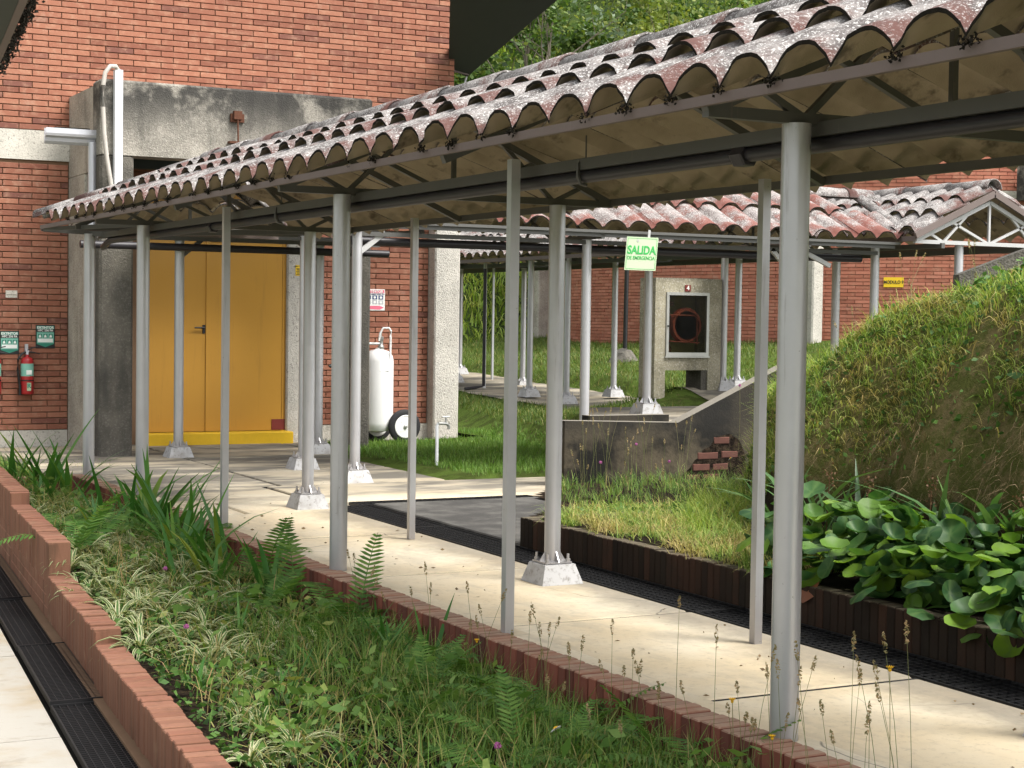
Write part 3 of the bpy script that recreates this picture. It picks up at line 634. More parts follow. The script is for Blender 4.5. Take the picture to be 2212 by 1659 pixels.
def footing(post, x, y, g, h=.125, s=.30, top=.22):
    a, b = s / 2, top / 2
    f = MB().add([(x - a, y - a, g), (x + a, y - a, g), (x + a, y + a, g), (x - a, y + a, g), (x - b, y - b, g + h), (x + b, y - b, g + h), (x + b, y + b, g + h), (x - b, y + b, g + h)],
                 [(0, 3, 2, 1), (4, 5, 6, 7), (0, 1, 5, 4), (1, 2, 6, 5), (2, 3, 7, 6), (3, 0, 4, 7)])
    part('footing', f, MT['footing'], post)
    pl = MB().box(x - .095, x + .095, y - .095, y + .095, g + h + .004, g + h + .014)
    for dx, dy in ((1, 0), (-1, 0), (0, 1), (0, -1)):
        q = Vector((dx, dy, 0)); s_ = Vector((-dy, dx, 0)) * .004; c = Vector((x, y, g + h + .014))
        pl.prism([c + q * .045 - s_, c + q * .095 - s_, c + q * .045 + Vector((0, 0, .075)) - s_], s_ * 2)
    part('base_plate', pl, MT['post'], post)
    for dx, dy in ((1, 1), (-1, 1), (-1, -1), (1, -1)):
        part('bolt', MB().lathe((x + dx * .075, y + dy * .075, g + h + .014), [(.016, 0), (.016, .018), (.009, .0181), (.009, .05)], 8), MT['post'], post)
def add_post(root, x, y, z0, z1, foot=True, r=.0525, h=.125):
    p = part('post', post_mesh(MB(), x, y, z0 + (h if foot else 0), z1, r), MT['post'], root, True)
    if foot: footing(p, x, y, z0, h)
    return p
def add_thin(root, x, y, z0, z1, s=.048): return part('thin_post', MB().box(x - s / 2, x + s / 2, y - s / 2, y + s / 2, z0, z1), MT['post'], root)
def truss(root, TW, u, v0, v1, zc, rise, mat, webs=True, sz=.042):
    vm = (v0 + v1) / 2; ch = MB()
    ch.bar(TW(u, v0, zc), TW(u, v1, zc), sz, sz) if webs else None
    ch.bar(TW(u, v0, zc + .0), TW(u, vm, zc + rise), sz * .98, sz); ch.bar(TW(u, v1, zc + .0), TW(u, vm, zc + rise), sz * .98, sz)
    t = part('truss', ch, mat, root)
    if webs:
        L = vm - v0
        for (a, za, b, zb) in ((vm, 0, vm, 1), (vm, 0, vm - L * .5, .5), (vm, 0, vm + L * .5, .5), (vm - L * .62, 0, vm - L * .30, .70), (vm + L * .62, 0, vm + L * .30, .70), (vm - L * .62, 0, vm - L * .80, .22), (vm + L * .62, 0, vm + L * .80, .22)):
            part('web', MB().bar(TW(u, a, zc + za * rise), TW(u, b, zc + zb * rise - .01), sz * .62, sz * .62), mat, t)
    return t
def longit(root, TW, name, u0, u1, v, z, w_, h_, mat): return part(name, MB().bar(TW(u0, v, z), TW(u1, v, z), w_, h_), mat, root)
# ---- main walkway (runs along +Y)
main = thing('covered_walkway', 'long covered walkway with a tiled gable roof on silver posts, nearest the viewer', 'canopy', (.74, 4, G0))
TM = lambda u, v, z: (v, u, z)
W_, ZC, RISE = 1.485, 2.285, .50
for y in (0, 4.5, 9.0, 10.9): add_post(main, 0, y, -.30, ZC - .02, False, .0535)
for y in (-4.5, 0, 4.5, 9.0): add_post(main, W_, y, G0, ZC - .02)
for y in (-2.25, 2.25, 6.75): add_thin(main, 0, y, -.30, ZC + .02); add_thin(main, W_, y, G0, ZC + .0)
for y in (-4.5, 0, 4.5, 9.0): truss(main, TM, y, -.40, W_ + .40, ZC, RISE, MT['steel'])
for y in (-2.25, 2.25, 6.75): truss(main, TM, y, -.38, W_ + .38, ZC, RISE - .01, MT['steel'], False)
truss(main, TM, 10.15, -.3, W_ + .3, ZC + .004, RISE - .02, MT['steel'], True)
longit(main, TM, 'fascia', -4.8, 11.0, -.425, ZC + .030, .024, .036, MT['fascia'])
longit(main, TM, 'back_fascia', -4.8, 9.4, W_ + .40, ZC + .012, .03, .045, MT['steel'])
longit(main, TM, 'beam', -4.8, 10.9, .105, ZC - .035, .05, .052, MT['steel'])
pp = MB().tube([TM(-4.8, .115, ZC - .09), TM(10.6, .115, ZC - .09), TM(10.9, .13, ZC - .14)], .030, 10)
pp_o = part('conduit', pp, MT['pipe_dark'], main, True)
for y in (.45, 7.4): part('coupling', MB().lathe((.115, y, ZC - .09), [(.045, 0), (.05, .01), (.05, .075), (.045, .085)], 6, 0, 'Y'), MT['pipe_dark'], pp_o)
for y in (1.75, 5.9): part('hanger', MB().tube([(.115, y, ZC + .10), (.115, y, ZC - .03)], .004, 6).tube([(.075, y, ZC - .03), (.072, y, ZC - .09), (.09, y, ZC - .125), (.12, y, ZC - .13)], .009, 6).tube([(.075, y, ZC - .03), (.155, y, ZC - .03)], .009, 6), MT['steel'], pp_o)
VE, ZE, VR, ZR = -.455, ZC + .055, W_ / 2, ZC + .545
for sgn in (0, 1):
    va, vr = (VE, VR) if sgn == 0 else (W_ - VE + .17, VR)
    add_roof_side(main, TM, -4.8, 10.62, va, ZE - (.07 if sgn else 0), vr, ZR, 3, MT['tile'], 11 + sgn, (0, .45, 1.0))
# purlin-like lower edges of the front rows seen from below, and ridge
u = -4.8
while u < 9.5:
    un = min(u + .78, 9.55); part('ridge_cap', half_cap(TM, (u, VR, ZR + .035), (un + .03, VR, ZR + .03), .118, .105, MT['tile']), None, main); u = un
# hip end facing away, with its hip caps
TH = lambda u, v, z: (u, v, z)
for j, (va, vb) in enumerate(((11.07, 10.60), (10.65, 10.12), (10.17, 9.60))):
    f = lambda v: (11.07 - v) / (11.07 - 9.60); wd = lambda v: f(v) * 1.15
    vm_ = va * .3 + vb * .7; u0, u1 = -.40 + wd(vm_), W_ + .40 - wd(vm_)
    part('roof_sheet', tile_sheet(TH, u0, u1, va, ZE - .01 + f(va) * (ZR - ZE) + (.04 if j else 0), vb, ZE - .01 + f(vb) * (ZR - ZE), MT['tile'], MT['under'], 900 + j), None, main)
for k in range(4):
    a, b = k / 4, (k + 1) / 4 + .03; L1, L2 = Vector((11.05, -.44, ZE + .06)), Vector((9.58, VR, ZR + .05)); R1, R2 = Vector((11.05, W_ + .44, ZE + .06)), L2
    part('ridge_cap', half_cap(TM, L1.lerp(L2, a), L1.lerp(L2, b), .085, .075, MT['tile']), None, main)
    part('ridge_cap', half_cap(TM, R1.lerp(R2, a), R1.lerp(R2, b), .085, .075, MT['tile']), None, main)
part('fascia', MB().bar(TM(11.03, -.42, ZC + .02), TM(11.03, W_ + .42, ZC + .02), .03, .05), MT['fascia'], main)
part('corner_brace', MB().bar((0, 10.9, ZC - .01), (-.40, 11.02, ZC + .01), .04, .04).bar((0, 9.0, ZC - .01), (-.41, 10.9, ZC + .01), .035, .035).bar((0, 10.9, ZC - .02), (W_, 9.0, ZC - .02), .04, .05), MT['steel'], main)
# ---- porch link towards the door portal (along +Y, at x 1.9..3.65)
porch = thing('door_porch', 'short tiled porch roof on two silver posts in front of the yellow door', 'canopy', (2.75, 13, G0))
TPp = lambda u, v, z: (1.89 + v, u, z)
for x in (1.89, 3.64): add_post(porch, x, 14.42, G0, 2.40, True, .056)
for yb in (12.25, 14.42): part('cross_beam', MB().bar((1.5, yb, 2.44), (4.05, yb, 2.44), .05, .06), MT['steel'], porch)
for k in range(3): part('roof_sheet', tile_sheet(lambda u, v, z: (u, v, z), 1.5 + k * .93, 2.43 + k * .93, 12.2, 2.64, 14.62, 2.50, MT['tile'], MT['under'], 40 + k), None, porch)
for v in (-.38, 2.13): longit(porch, TPp, 'fascia', 12.2, 14.62, v, 2.48, .03, .05, MT['steel'])
part('beam', MB().bar((.9, 14.36, 2.41), (4.4, 14.36, 2.41), .05, .06), MT['steel'], porch)
part('conduit', MB().tube([(.7, 14.30, 2.30), (4.5, 14.30, 2.30)], .045, 10), MT['pipe_dark'], porch, True)
part('brace', MB().bar((3.64, 14.42, 2.18), (3.35, 14.40, 2.42), .035, .05).bar((1.89, 14.42, 2.18), (2.18, 14.4, 2.42), .035, .05), MT['steel'], porch)
# ---- branch walkway (runs along +X at y 11..12.5)
br = thing('branch_walkway', 'tiled cross walkway roof facing the viewer behind the emergency exit sign', 'canopy', (5.5, 11.8, .3))
TB = lambda u, v, z: (u, 11.05 + v, z)
ZB = 2.42
for x, g in ((2.75, G0), (5.45, .36), (8.2, .5)): add_post(br, x, 11.02, g, ZB - .02, x < 3, .0535)
for x, y, g in ((2.75, 12.55, G0), (6.80, 11.9, .42)): add_post(br, x, y, g, ZB - .02, True, .05)
for x in (2.75, 5.45, 8.2): truss(br, TB, x, -.38, 1.86, ZB, .5, MT['steel'])
for v, nm in ((-.36, 'gutter_beam'), (-.05, 'beam'), (1.5, 'beam')): longit(br, TB, nm, 2.3, 9.45, v, ZB + (.02 if v < -.3 else -.05), .04, .045, MT['steel'])
longit(br, TB, 'fascia', 2.3, 9.5, -.40, ZB + .055, .03, .03, MT['steel'])
part('conduit', MB().tube([(2.6, 11.12, ZB - .12), (9.3, 11.12, ZB - .12)], .046, 10), MT['pipe_dark'], br, True)
part('brace', MB().bar((2.75, 11.02, 2.16), (3.05, 11.02, 2.39), .04, .05).bar((8.2, 11.0, 2.1), (7.9, 11.0, 2.37), .04, .05).bar((8.35, 11.0, 2.36), (8.75, 11.0, 2.2), .04, .05), MT['steel_pale'], br)
for va, vr in ((-.42, .72), (1.86, .72)): add_roof_side(br, TB, 3.3, 9.62, va, ZB + .085, vr, ZB + .62, 3 if va > 0 else 2, MT['tile_red'], 60 + int(va * 10), (0.0, .55, .9) if va < 0 else (0, .5, .9))
u = 3.3
while u < 9.9: part('ridge_cap', half_cap(TB, (u, .72, ZB + .66), (min(u + .8, 9.95), .72, ZB + .66), .13, .115, MT['tile']), None, br); u += .78
# ---- rear walkway (runs along +Y at x 9.8..11.3)
rr_ = thing('rear_walkway', 'farther tiled walkway with an open gable end right of the valley', 'canopy', (10.5, 16, .2))
TR = lambda u, v, z: (9.95 + v, u, z)
ZQ = 2.50
for y, g in ((14.7, .55), (19.2, .13), (20.5, .18), (23.5, .305)): add_post(rr_, 9.8, y, g, ZQ + .05, True, .0525)
for y, g in ((16.5, .49), (20.2, .18), (23.6, .19), (26.4, .35)): add_post(rr_, 11.3, y, g, ZQ + .05, True, .0525)
for x, y, g in ((10.33, 10.55, .5), (11.55, 10.62, .5), (9.95, 12.4, .5), (9.55, 11.15, .5)): add_post(rr_, x, y, g, ZQ - .02, False, .0525)
add_thin(rr_, 9.8, 22.25, .25, ZQ); add_thin(rr_, 11.3, 24.9, .27, ZQ, .04)
part('downpipe', MB().tube([(9.72, 22.1, ZQ - .1), (9.72, 22.1, .3), (9.5, 22.0, .27), (9.3, 22.0, .25)], .03, 8), MT['pipe_dark'], rr_, True)
for y in (10.45, 14.7, 19.2, 23.5): truss(rr_, TR, y, -.40, 1.9, ZQ, .5, MT['steel_pale'] if y < 11 else MT['steel'], True, .046)
for v in (-.42, 1.9): longit(rr_, TR, 'fascia', 10.4, 29, v, ZQ + .03, .03, .06, MT['fascia'])
for v in (0, 1.5): longit(rr_, TR, 'beam', 10.4, 29, v, ZQ - .04, .05, .06, MT['steel'])
part('barge_board', MB().bar(TR(10.36, -.46, ZQ + .06), TR(10.36, .74, ZQ + .60), .035, .07).bar(TR(10.36, 1.95, ZQ + .06), TR(10.36, .74, ZQ + .60), .035, .07), MT['fascia'], rr_)
add_roof_side(rr_, TR, 10.38, 29.3, -.45, ZQ + .085, .74, ZQ + .64, 3, MT['tile'], 80, None, 3)
add_roof_side(rr_, TR, 10.38, 29.3, 1.93, ZQ + .085, .74, ZQ + .64, 3, MT['tile'], 81, None, 3)
u = 10.36
while u < 29: part('ridge_cap', half_cap(TR, (u, .74, ZQ + .66), (min(u + .82, 29.3), .74, ZQ + .66), .125, .11, MT['tile']), None, rr_); u += .78
for k in range(3):
    a, b = k / 3, (k + 1) / 3 + .04; A, B = Vector((9.62, -.44, ZB + .13)), Vector((9.75, .75, ZB + .68)); part('valley_cap', half_cap(TB, A.lerp(B, a), A.lerp(B, b), .085, .075, MT['tile']), None, rr_)
# ------------------------------------------------------------------ main brick building
YW = 16.35
bld = thing('brick_building', 'tall orange brick building with a concrete door portal', 'building', (2.5, YW, G0))
part('wall', MB().box(-4, 6.34, YW + .012, YW + .4, -.3, 7.6), MT['mortar'], bld)
for a, b in ((-4, 1.02), (3.98, 6.0)): part('plinth', MB().box(a, b, YW - .012, YW + .1, -.3, .045), MT['concrete_band'], bld)
part('concrete_band', MB().box(-4, 1.03, YW - .02, YW + .1, 3.40, 3.765), MT['concrete_band'], bld)
BL, BH = .355, .0735
bmesh_full = brick_mesh('brick', BL - .010, .06, BH - .0105, .004, MT['brick'])
cand = []
def wall_bricks(x0, x1, z0, z1, sink=()):
    nz = int((z1 - z0) / BH)
    for r_ in range(nz):
        z = z0 + (r_ + .5) * BH; x = -4.2 + (BL * .45 if r_ % 2 else 0)
        while x < x1:
            a, b = max(x + .0055, x0 + .004), min(x + BL - .0055, x1 - .004)
            if b - a > .05 and not any(a < s[1] and b > s[0] and z > s[2] and z < s[3] for s in sink): cand.append(((a + b) / 2, z, b - a))
            x += BL
wall_bricks(-.6, 1.02, .05, 3.40); wall_bricks(-.6, 6.34, 3.77, 6.5); wall_bricks(4.14, 5.98, .05, 3.77); wall_bricks(1.3, 4.14, 3.1, 3.77)
def prio(c):
    x, z, l = c; s = 0 if (l > .3) else 5
    if x < .15: s += 3
    if x > 1.1 and z < 3.7 and x < 4.9: s += 4
    if z > 6.0: s += 2
    return s + x * .25 + (.6 if z > 3.7 else 0)
cand.sort(key=prio)
for x, z, l in cand[:300]: ob('brick', bmesh_full, bld, (x - 2.5, -.010 + random.uniform(-.0025, .0025), z - G0), 0, (l / (BL - .011), 1, 1))
rest = MB()
for x, z, l in cand[300:]:
    dy = random.uniform(-.0025, .0025); y0 = YW - .010 + dy; a, b, c, d = x - l / 2, x + l / 2, z - BH / 2 + .0053, z + BH / 2 - .0053; e = .004
    rest.add([(a, y0 + .05, c), (b, y0 + .05, c), (b, y0 + .05, d), (a, y0 + .05, d), (a, y0 + e, c), (b, y0 + e, c), (b, y0 + e, d), (a, y0 + e, d), (a + e, y0, c + e), (b - e, y0, c + e), (b - e, y0, d - e), (a + e, y0, d - e)],
             [(8, 9, 10, 11), (4, 5, 9, 8), (5, 6, 10, 9), (6, 7, 11, 10), (7, 4, 8, 11), (0, 1, 5, 4), (1, 2, 6, 5), (2, 3, 7, 6), (3, 0, 4, 7)])
o = part('brick_courses', rest, MT['brick'], bld); o['kind'] = 'stuff'
part('pilaster', MB().bbox(5.985, 6.37, YW - .22, YW + .1, -.3, 3.3, .02), MT['concrete_pale'], bld)
part('door_jamb', MB().bbox(3.885, 4.15, YW - .10, YW + .05, -.25, 3.6, .02), MT['concrete_pale'], bld)
# portal
pf = part('portal_frame', MB().bbox(1.02, 4.44, 14.70, 15.08, 3.37, 4.245, .025), MT['concrete_portal'], bld)
part('portal_leg', MB().bbox(1.018, 1.42, 14.705, 15.08, -.3, 3.372, .03), MT['concrete_leg'], bld); part('portal_leg', MB().bbox(4.16, 4.442, 14.705, 15.08, -.3, 3.372, .03), MT['concrete_leg'], bld)
for a in (1.03, 4.14): part('portal_side_beam', MB().box(a, a + .29, 15.075, YW, 3.20, 4.20), MT['concrete'], bld)
part('portal_slab', MB().box(1.31, 4.15, 15.075, YW, 4.0, 4.19), MT['concrete'], bld)
part('portal_rear_leg', MB().bbox(1.03, 1.30, 15.50, YW + .02, -.3, 3.205, .02), MT['concrete'], bld)
part('lintel_beam', MB().box(1.30, 4.15, 15.6, 15.75, 3.30, 3.42), MT['green_dark'], bld)
# doors
part('door_surround', MB().box(1.98, 3.90, YW - .02, YW + .02, 3.02, 3.12).box(1.94, 2.0, YW - .03, YW + .02, -.02, 3.12).box(3.84, 3.89, YW - .05, YW + .02, -.02, 3.12), MT['door'], bld)
for (a, b) in ((2.0, 2.80), (2.845, 3.838)):
    d_ = part('door_leaf', MB().bbox(a, b, YW - .045, YW - .005, -.005, 3.02, .004), MT['door'], bld)
    if a < 2.1:
        part('door_handle', MB().bar((2.80 - .035, YW - .052, 1.27), (2.80 - .035, YW - .052, 1.38), .035, .012, 0, (0, 1, 0)).tube([(2.765, YW - .055, 1.345), (2.765, YW - .10, 1.345), (2.63, YW - .10, 1.345)], .011, 8), MT['black'], d_)
part('meeting_strip', MB().box(2.792, 2.85, YW - .062, YW - .046, -.003, 3.02), MT['door'], bld)
part('kick_patch', MB().box(3.70, 3.885, YW - .056, YW - .047, .0, .14), MT['door_red'], bld)
part('door_threshold', MB().bbox(1.95, 3.92, YW - .30, YW - .05, -.25, -.012, .01), MT['yellow'], bld)
part('door_closer', MB().box(2.85, 3.05, YW - .10, YW - .05, 2.47, 2.53).bar((2.85, YW - .09, 2.50), (2.70, YW - .12, 2.50), .02, .012), MT['galv'], bld)
# duct, hose, gutter, downpipe, bracket
part('white_duct', MB().bbox(1.165, 1.258, 14.60, 14.69, 2.72, 4.345, .004), MT['duct_white'], bld)
hs_ = [(1.21, 14.64, 4.34), (1.17, 14.60, 4.38), (1.10, 14.58, 4.375), (1.045, 14.58, 4.30), (1.02, 14.58, 4.15), (1.02, 14.58, 3.9), (1.035, 14.58, 3.6), (1.07, 14.58, 3.3), (1.115, 14.59, 3.05), (1.15, 14.6, 2.8), (1.16, 14.6, 2.7)]
part('flexible_conduit', MB().tube(hs_, .026, 10), MT['hose_grey'], bld, True)
gp = [(0, 0), (.02, .0), (.05, .03), (.06, .07), (.10, .09), (.11, .12), (.11, .18), (.10, .18), (.095, .125), (.05, .10), (.045, .035), (.012, .012), (.012, .18), (0, .18)]
part('gutter', MB().prism([(.44, 15.0 - p, 3.48 + q) for p, q in gp], (.60, 0, 0)).box(1.03, 1.045, 14.885, 15.0, 3.49, 3.665), MT['galv'], bld)
part('gutter_debris', MB().box(.55, .95, 14.91, 14.985, 3.60, 3.675), MT['moss'], bld)
part('downpipe', MB().tube([(.985, 14.94, 3.52), (.985, 14.94, -.12)], .050, 16), MT['galv'], bld, True)
for z in (2.75, 1.15): part('pipe_clip', MB().tube([(.93, 14.94, z), (.985, 14.885, z), (1.04, 14.94, z)], .008, 6).box(1.0, 1.03, 14.93, 14.95, z - .01, z + .01), MT['galv'], bld)
part('rusty_bracket', MB().box(2.58, 2.75, 14.665, 14.70, 3.84, 3.94).tube([(2.66, 14.64, 3.88), (2.66, 14.62, 3.6)], .011, 6).box(2.55, 2.77, 14.60, 14.69, 3.58, 3.605).box(2.61, 2.71, 14.62, 14.68, 3.87, 3.97), MT['rust'], bld)
zf = lambda y: 4.95 + .35 * (16.8 - y)
pts = [(6.37, 16.6), (6.75, 16.8), (7.0, 14.6), (7.25, 12.5), (4.47, 12.5)]
part('roof_overhang', MB().prism([(x, y, zf(y)) for x, y in pts], (0, 0, .14)), MT['green_dark'], bld)
part('overhang_trim', MB().bar((6.40, 16.62, 5.0), (6.74, 16.72, 4.98), .02, .03), MT['fascia'], bld)
part('hanging_flashing', MB().bar((6.70, 16.7, 4.94), (6.60, 16.7, 4.62), .045, .006), MT['duct_white'], bld)
part('wall_vent', MB().box(.26, .40, YW - .018, YW, 1.69, 1.78).bar((.27, YW - .022, 1.735), (.39, YW - .022, 1.735), .008, .008).bar((.33, YW - .022, 1.70), (.33, YW - .022, 1.77), .008, .008), MT['concrete_band'], bld)
# ------------------------------------------------------------------ signs on the building
def board(name, label, cat, x0, x1, z0, z1, y, mat, th=.006, group=None):
    t = thing(name, label, cat, ((x0 + x1) / 2, y, z0), group); part('panel', MB().box(x0, x1, y - th, y, z0, z1), mat, t); return t
def ext_sign(x0, x1, z0, z1, label):
    y = YW - .012; t = board('extinguisher_sign', label, 'sign', x0, x1, z0, z1, y, MT['print_black'], .006, 'green extinguisher signs'); w_, h_ = x1 - x0, z1 - z0; f = y - .0062
    part('print', MB().box(x0 + .012, x1 - .012, f - .002, f, z0 + h_ * .18, z0 + h_ * .96).prism([(x0 + .012, f, z0 + h_ * .18), (x1 - .012, f, z0 + h_ * .18), ((x0 + x1) / 2, f, z0 + h_ * .05)], (0, -.002, 0)), MT['teal'], t)
    part('caption_bar', MB().box(x0 + .012, x1 - .012, f - .003, f - .0021, z0 + h_ * .70, z0 + h_ * .82), MT['print_black'], t)
    part('caption_panel', MB().box(x0 + .016, x1 - .016, f - .003, f - .0021, z0 + h_ * .22, z0 + h_ * .68), MT['teal_lt'], t)
    for k in range(3): part('pictogram', MB().box(x0 + w_ * (.11 + k * .28), x0 + w_ * (.33 + k * .28), f - .004, f - .0031, z0 + h_ * .44, z0 + h_ * .62), MT['teal'], t); part('pictogram', MB().prism([(x0 + w_ * (.15 + k * .28), f - .0041, z0 + h_ * .46), (x0 + w_ * (.29 + k * .28), f - .0041, z0 + h_ * .47), (x0 + w_ * (.24 + k * .28), f - .0041, z0 + h_ * .59), (x0 + w_ * (.17 + k * .28), f - .0041, z0 + h_ * .55)], (0, -.001, 0)), MT['print_white'], t)
    part('pictogram', MB().box(x0 + w_ * .11, x1 - w_ * .11, f - .004, f - .0031, z0 + h_ * .26, z0 + h_ * .41), MT['print_white'], t)
    text('EXTINTOR', w_ * .178, MT['print_white'], ((x0 + x1) / 2, f - .003, z0 + h_ * .885), (1, 0, 0), (0, 0, 1), t, bold=.0012)
    text('HFC 236 FA', w_ * .155, MT['print_white'], ((x0 + x1) / 2, f - .004, z0 + h_ * .762), (1, 0, 0), (0, 0, 1), t, bold=.0008)
ext_sign(.625, .861, 1.069, 1.358, 'green and black EXTINTOR sign, the higher one beside the concrete portal')
ext_sign(.19, .424, .992, 1.28, 'green and black EXTINTOR sign at the left picture edge, above the red extinguisher')
ys = board('caution_sign', 'small yellow notice with black lines on the door jamb', 'sign', 3.998, 4.142, 2.05, 2.19, YW - .103, MT['sign_yellow'], .004)
text('PRECAUCION', .026, MT['print_black'], (4.07, YW - .1085, 2.172), (1, 0, 0), (0, 0, 1), ys)
for k in range(5): part('print_line', MB().box(4.008 + .006 * (k % 2), 4.132 - .006 * (k % 3), YW - .109, YW - .1072, 2.062 + k * .019, 2.062 + k * .019 + (.009 if k != 3 else .013)), MT['print_black'], ys)
ps = board('extinguisher_notice', 'white and red extinguisher notice behind the white wheeled cylinder', 'sign', 5.02, 5.325, 1.605, 1.895, YW - .012, MT['print_white'], .004); f = YW - .0165
part('print', MB().box(5.03, 5.315, f - .002, f, 1.84, 1.885).prism([(5.03, f, 1.625), (5.25, f, 1.615), (5.312, f, 1.645), (5.25, f, 1.67), (5.03, f, 1.665)], (0, -.002, 0)), MT['pink'], ps)
text('EXTINTOR', .052, MT['print_white'], (5.17, f - .003, 1.862), (1, 0, 0), (0, 0, 1), ps, bold=.0012); text('AGENTE LIMPIO HCFC 123', .0235, MT['navy'], (5.17, f - .002, 1.825), (1, 0, 0), (0, 0, 1), ps, bold=.0006)
for k in range(3):
    for j in range(2): part('pictogram', MB().box(5.05 + k * .09, 5.12 + k * .09, f - .002, f, 1.69 + j * .065, 1.745 + j * .065), MT['navy'] if j else MT['galv'], ps); part('pictogram', MB().lathe((5.085 + k * .09, f - .0022, 1.717 + j * .065), [(.018, 0), (.018, -.001)], 10, 0, 'Y'), MT['print_white'], ps)
# ------------------------------------------------------------------ fire extinguishers
def extinguisher(x, z, label):
    y = YW - .09; t = thing('fire_extinguisher', label, 'fire extinguisher', (x, y, z), 'red extinguishers on the brick wall')
    part('cylinder', MB().lathe((x, y, z), [(.070, 0), (.077, .008), (.078, .02), (.078, .40), (.072, .43), (.05, .455), (.025, .463), (.022, .49)], 24), MT['red'], t, True)
    lb = part('label_band', MB().lathe((x, y, z), [(.0785, .225), (.0788, .23), (.0788, .375), (.0785, .38)], 24), MT['teal_lt'], t, True)
    part('print_patch', MB().box(x - .025, x + .04, y - .081, y - .076, .245 + z, .30 + z), MT['print_white'], lb)
    part('emblem', MB().box(x - .018, x + .032, y - .0815, y - .076, .045 + z, .145 + z), MT['sign_cream'], t); text('R', .075, MT['teal'], (x + .007, y - .0822, z + .105), (1, 0, 0), (0, 0, 1), t, 'emblem_letter', bold=.003)
    part('strap', MB().lathe((x, y, z), [(.0795, .165), (.0795, .18)], 24), MT['black'], t)
    part('valve', MB().lathe((x, y, z), [(.018, .48), (.02, .50), (.014, .54)], 10).box(x - .02, x + .02, y - .015, y + .06, z + .52, z + .545).box(x - .018, x + .018, y + .03, y + .075, z + .5, z + .62), MT['galv'], t)
    part('lever', MB().tube([(x, y, z + .54), (x + .06, y - .01, z + .575), (x + .13, y - .01, z + .59)], .008, 6).tube([(x, y, z + .525), (x + .07, y - .01, z + .52), (x + .15, y - .01, z + .50)], .008, 6), MT['black'], t)
    part('hose', MB().tube([(x - .02, y, z + .52), (x - .07, y - .02, z + .50), (x - .115, y - .02, z + .43), (x - .12, y - .02, z + .30), (x - .10, y - .02, z + .16), (x - .09, y - .02, z + .08)], .014, 8).tube([(x - .09, y - .02, z + .12), (x - .09, y - .02, z - .01)], .018, 8), MT['black'], t, True)
extinguisher(.508, .50, 'red fire extinguisher with a teal label hanging on the brick wall')
extinguisher(.115, .50, 'red fire extinguisher cut off by the left picture edge')
# wheeled extinguisher
we = thing('wheeled_extinguisher', 'big white wheeled fire extinguisher parked against the brick wall', 'fire extinguisher', (5.08, 15.95, G0))
cx, cy = 5.075, 15.93
part('cylinder', MB().lathe((cx, cy, 0), [(.05, -.03), (.16, -.01), (.195, .05), (.2, .10), (.2, .92), (.185, 1.0), (.13, 1.06), (.05, 1.085), (.045, 1.10)], 32), MT['white'], we, True)
part('valve', MB().lathe((cx + .02, cy - .02, 0), [(.04, 1.08), (.045, 1.12), (.03, 1.14), (.03, 1.20), (.036, 1.21), (.036, 1.25), (.012, 1.26), (.012, 1.31)], 12).tube([(cx, cy - .02, 1.16), (cx - .16, cy - .04, 1.16)], .018, 8), MT['mat_steel'], we, True)
hd = [(cx - .06, cy - .18, .80), (cx + .06, cy - .19, .80), (cx + .09, cy - .18, .85), (cx + .095, cy - .17, 1.25), (cx + .10, cy - .17, 1.33), (cx + .075, cy - .16, 1.37), (cx + .0, cy - .14, 1.37), (cx - .04, cy - .13, 1.30), (cx - .05, cy - .12, 1.20)]
part('handle', MB().tube(hd, .015, 10), MT['white'], we, True)
part('hose', MB().tube([(cx - .18, cy - .03, 1.12), (cx - .45, cy - .08, .98), (cx - .75, cy - .1, .86)], .018, 8).tube([(cx - .75, cy - .1, .86), (cx - .6, cy - .1, .82), (cx - .35, cy - .1, .86), (cx - .2, cy - .1, .80)], .016, 8), MT['black'], we, True)
for wx, wy in ((5.36, 15.70), (5.13, 16.12)):
    wl = part('tyre', MB().lathe((wx, wy, .055), [(.155, -.035), (.20, -.04), (.225, -.024), (.23, 0), (.225, .024), (.20, .04), (.155, .035)], 32, 0, 'Y'), MT['rubber'], we, True)
    rim = MB().lathe((wx, wy, .055), [(.155, -.031), (.142, -.036), (.132, -.028), (.125, -.012), (.06, -.018), (.04, -.02), (.035, .02), (.14, .02)], 32, 0, 'Y')
    for k in range(4):
        a = k * math.pi / 2 + .75; c = Vector((wx, wy - .024, .055)); d = Vector((math.cos(a), 0, math.sin(a))); rim.bar(c + d * .03, c + d * .125, .028, .012, 0, (0, 1, 0)); rim.lathe(c + d * .085, [(.010, 0), (.008, -.012)], 8, 0, 'Y')
    rim.v = [(a, b - .012, c) for a, b, c in rim.v]; part('rim', rim, MT['white'], wl); part('hub', MB().lathe((wx, wy - .034, .055), [(.03, 0), (.028, -.022), (.018, -.026), (.014, -.04)], 12, 0, 'Y'), MT['mat_steel'], wl)
part('axle', MB().tube([(5.36, 15.70, .055), (5.13, 16.12, .055)], .014, 8), MT['white'], we)
# garden tap
fa = thing('garden_tap', 'small metal garden tap on a thin white standpipe in the lawn', 'tap', (4.25, 12.26, -.15))
part('standpipe', MB().tube([(4.25, 12.26, -.2), (4.25, 12.26, .10), (4.247, 12.26, .30), (4.27, 12.26, .33)], .019, 10), MT['duct_white'], fa, True)
part('tap_body', MB().tube([(4.26, 12.25, .33), (4.36, 12.24, .325), (4.385, 12.24, .30), (4.385, 12.24, .26)], .017, 10).tube([(4.345, 12.24, .33), (4.35, 12.24, .40)], .012, 8).tube([(4.30, 12.24, .40), (4.40, 12.24, .405)], .010, 8), MT['mat_steel'], fa, True)
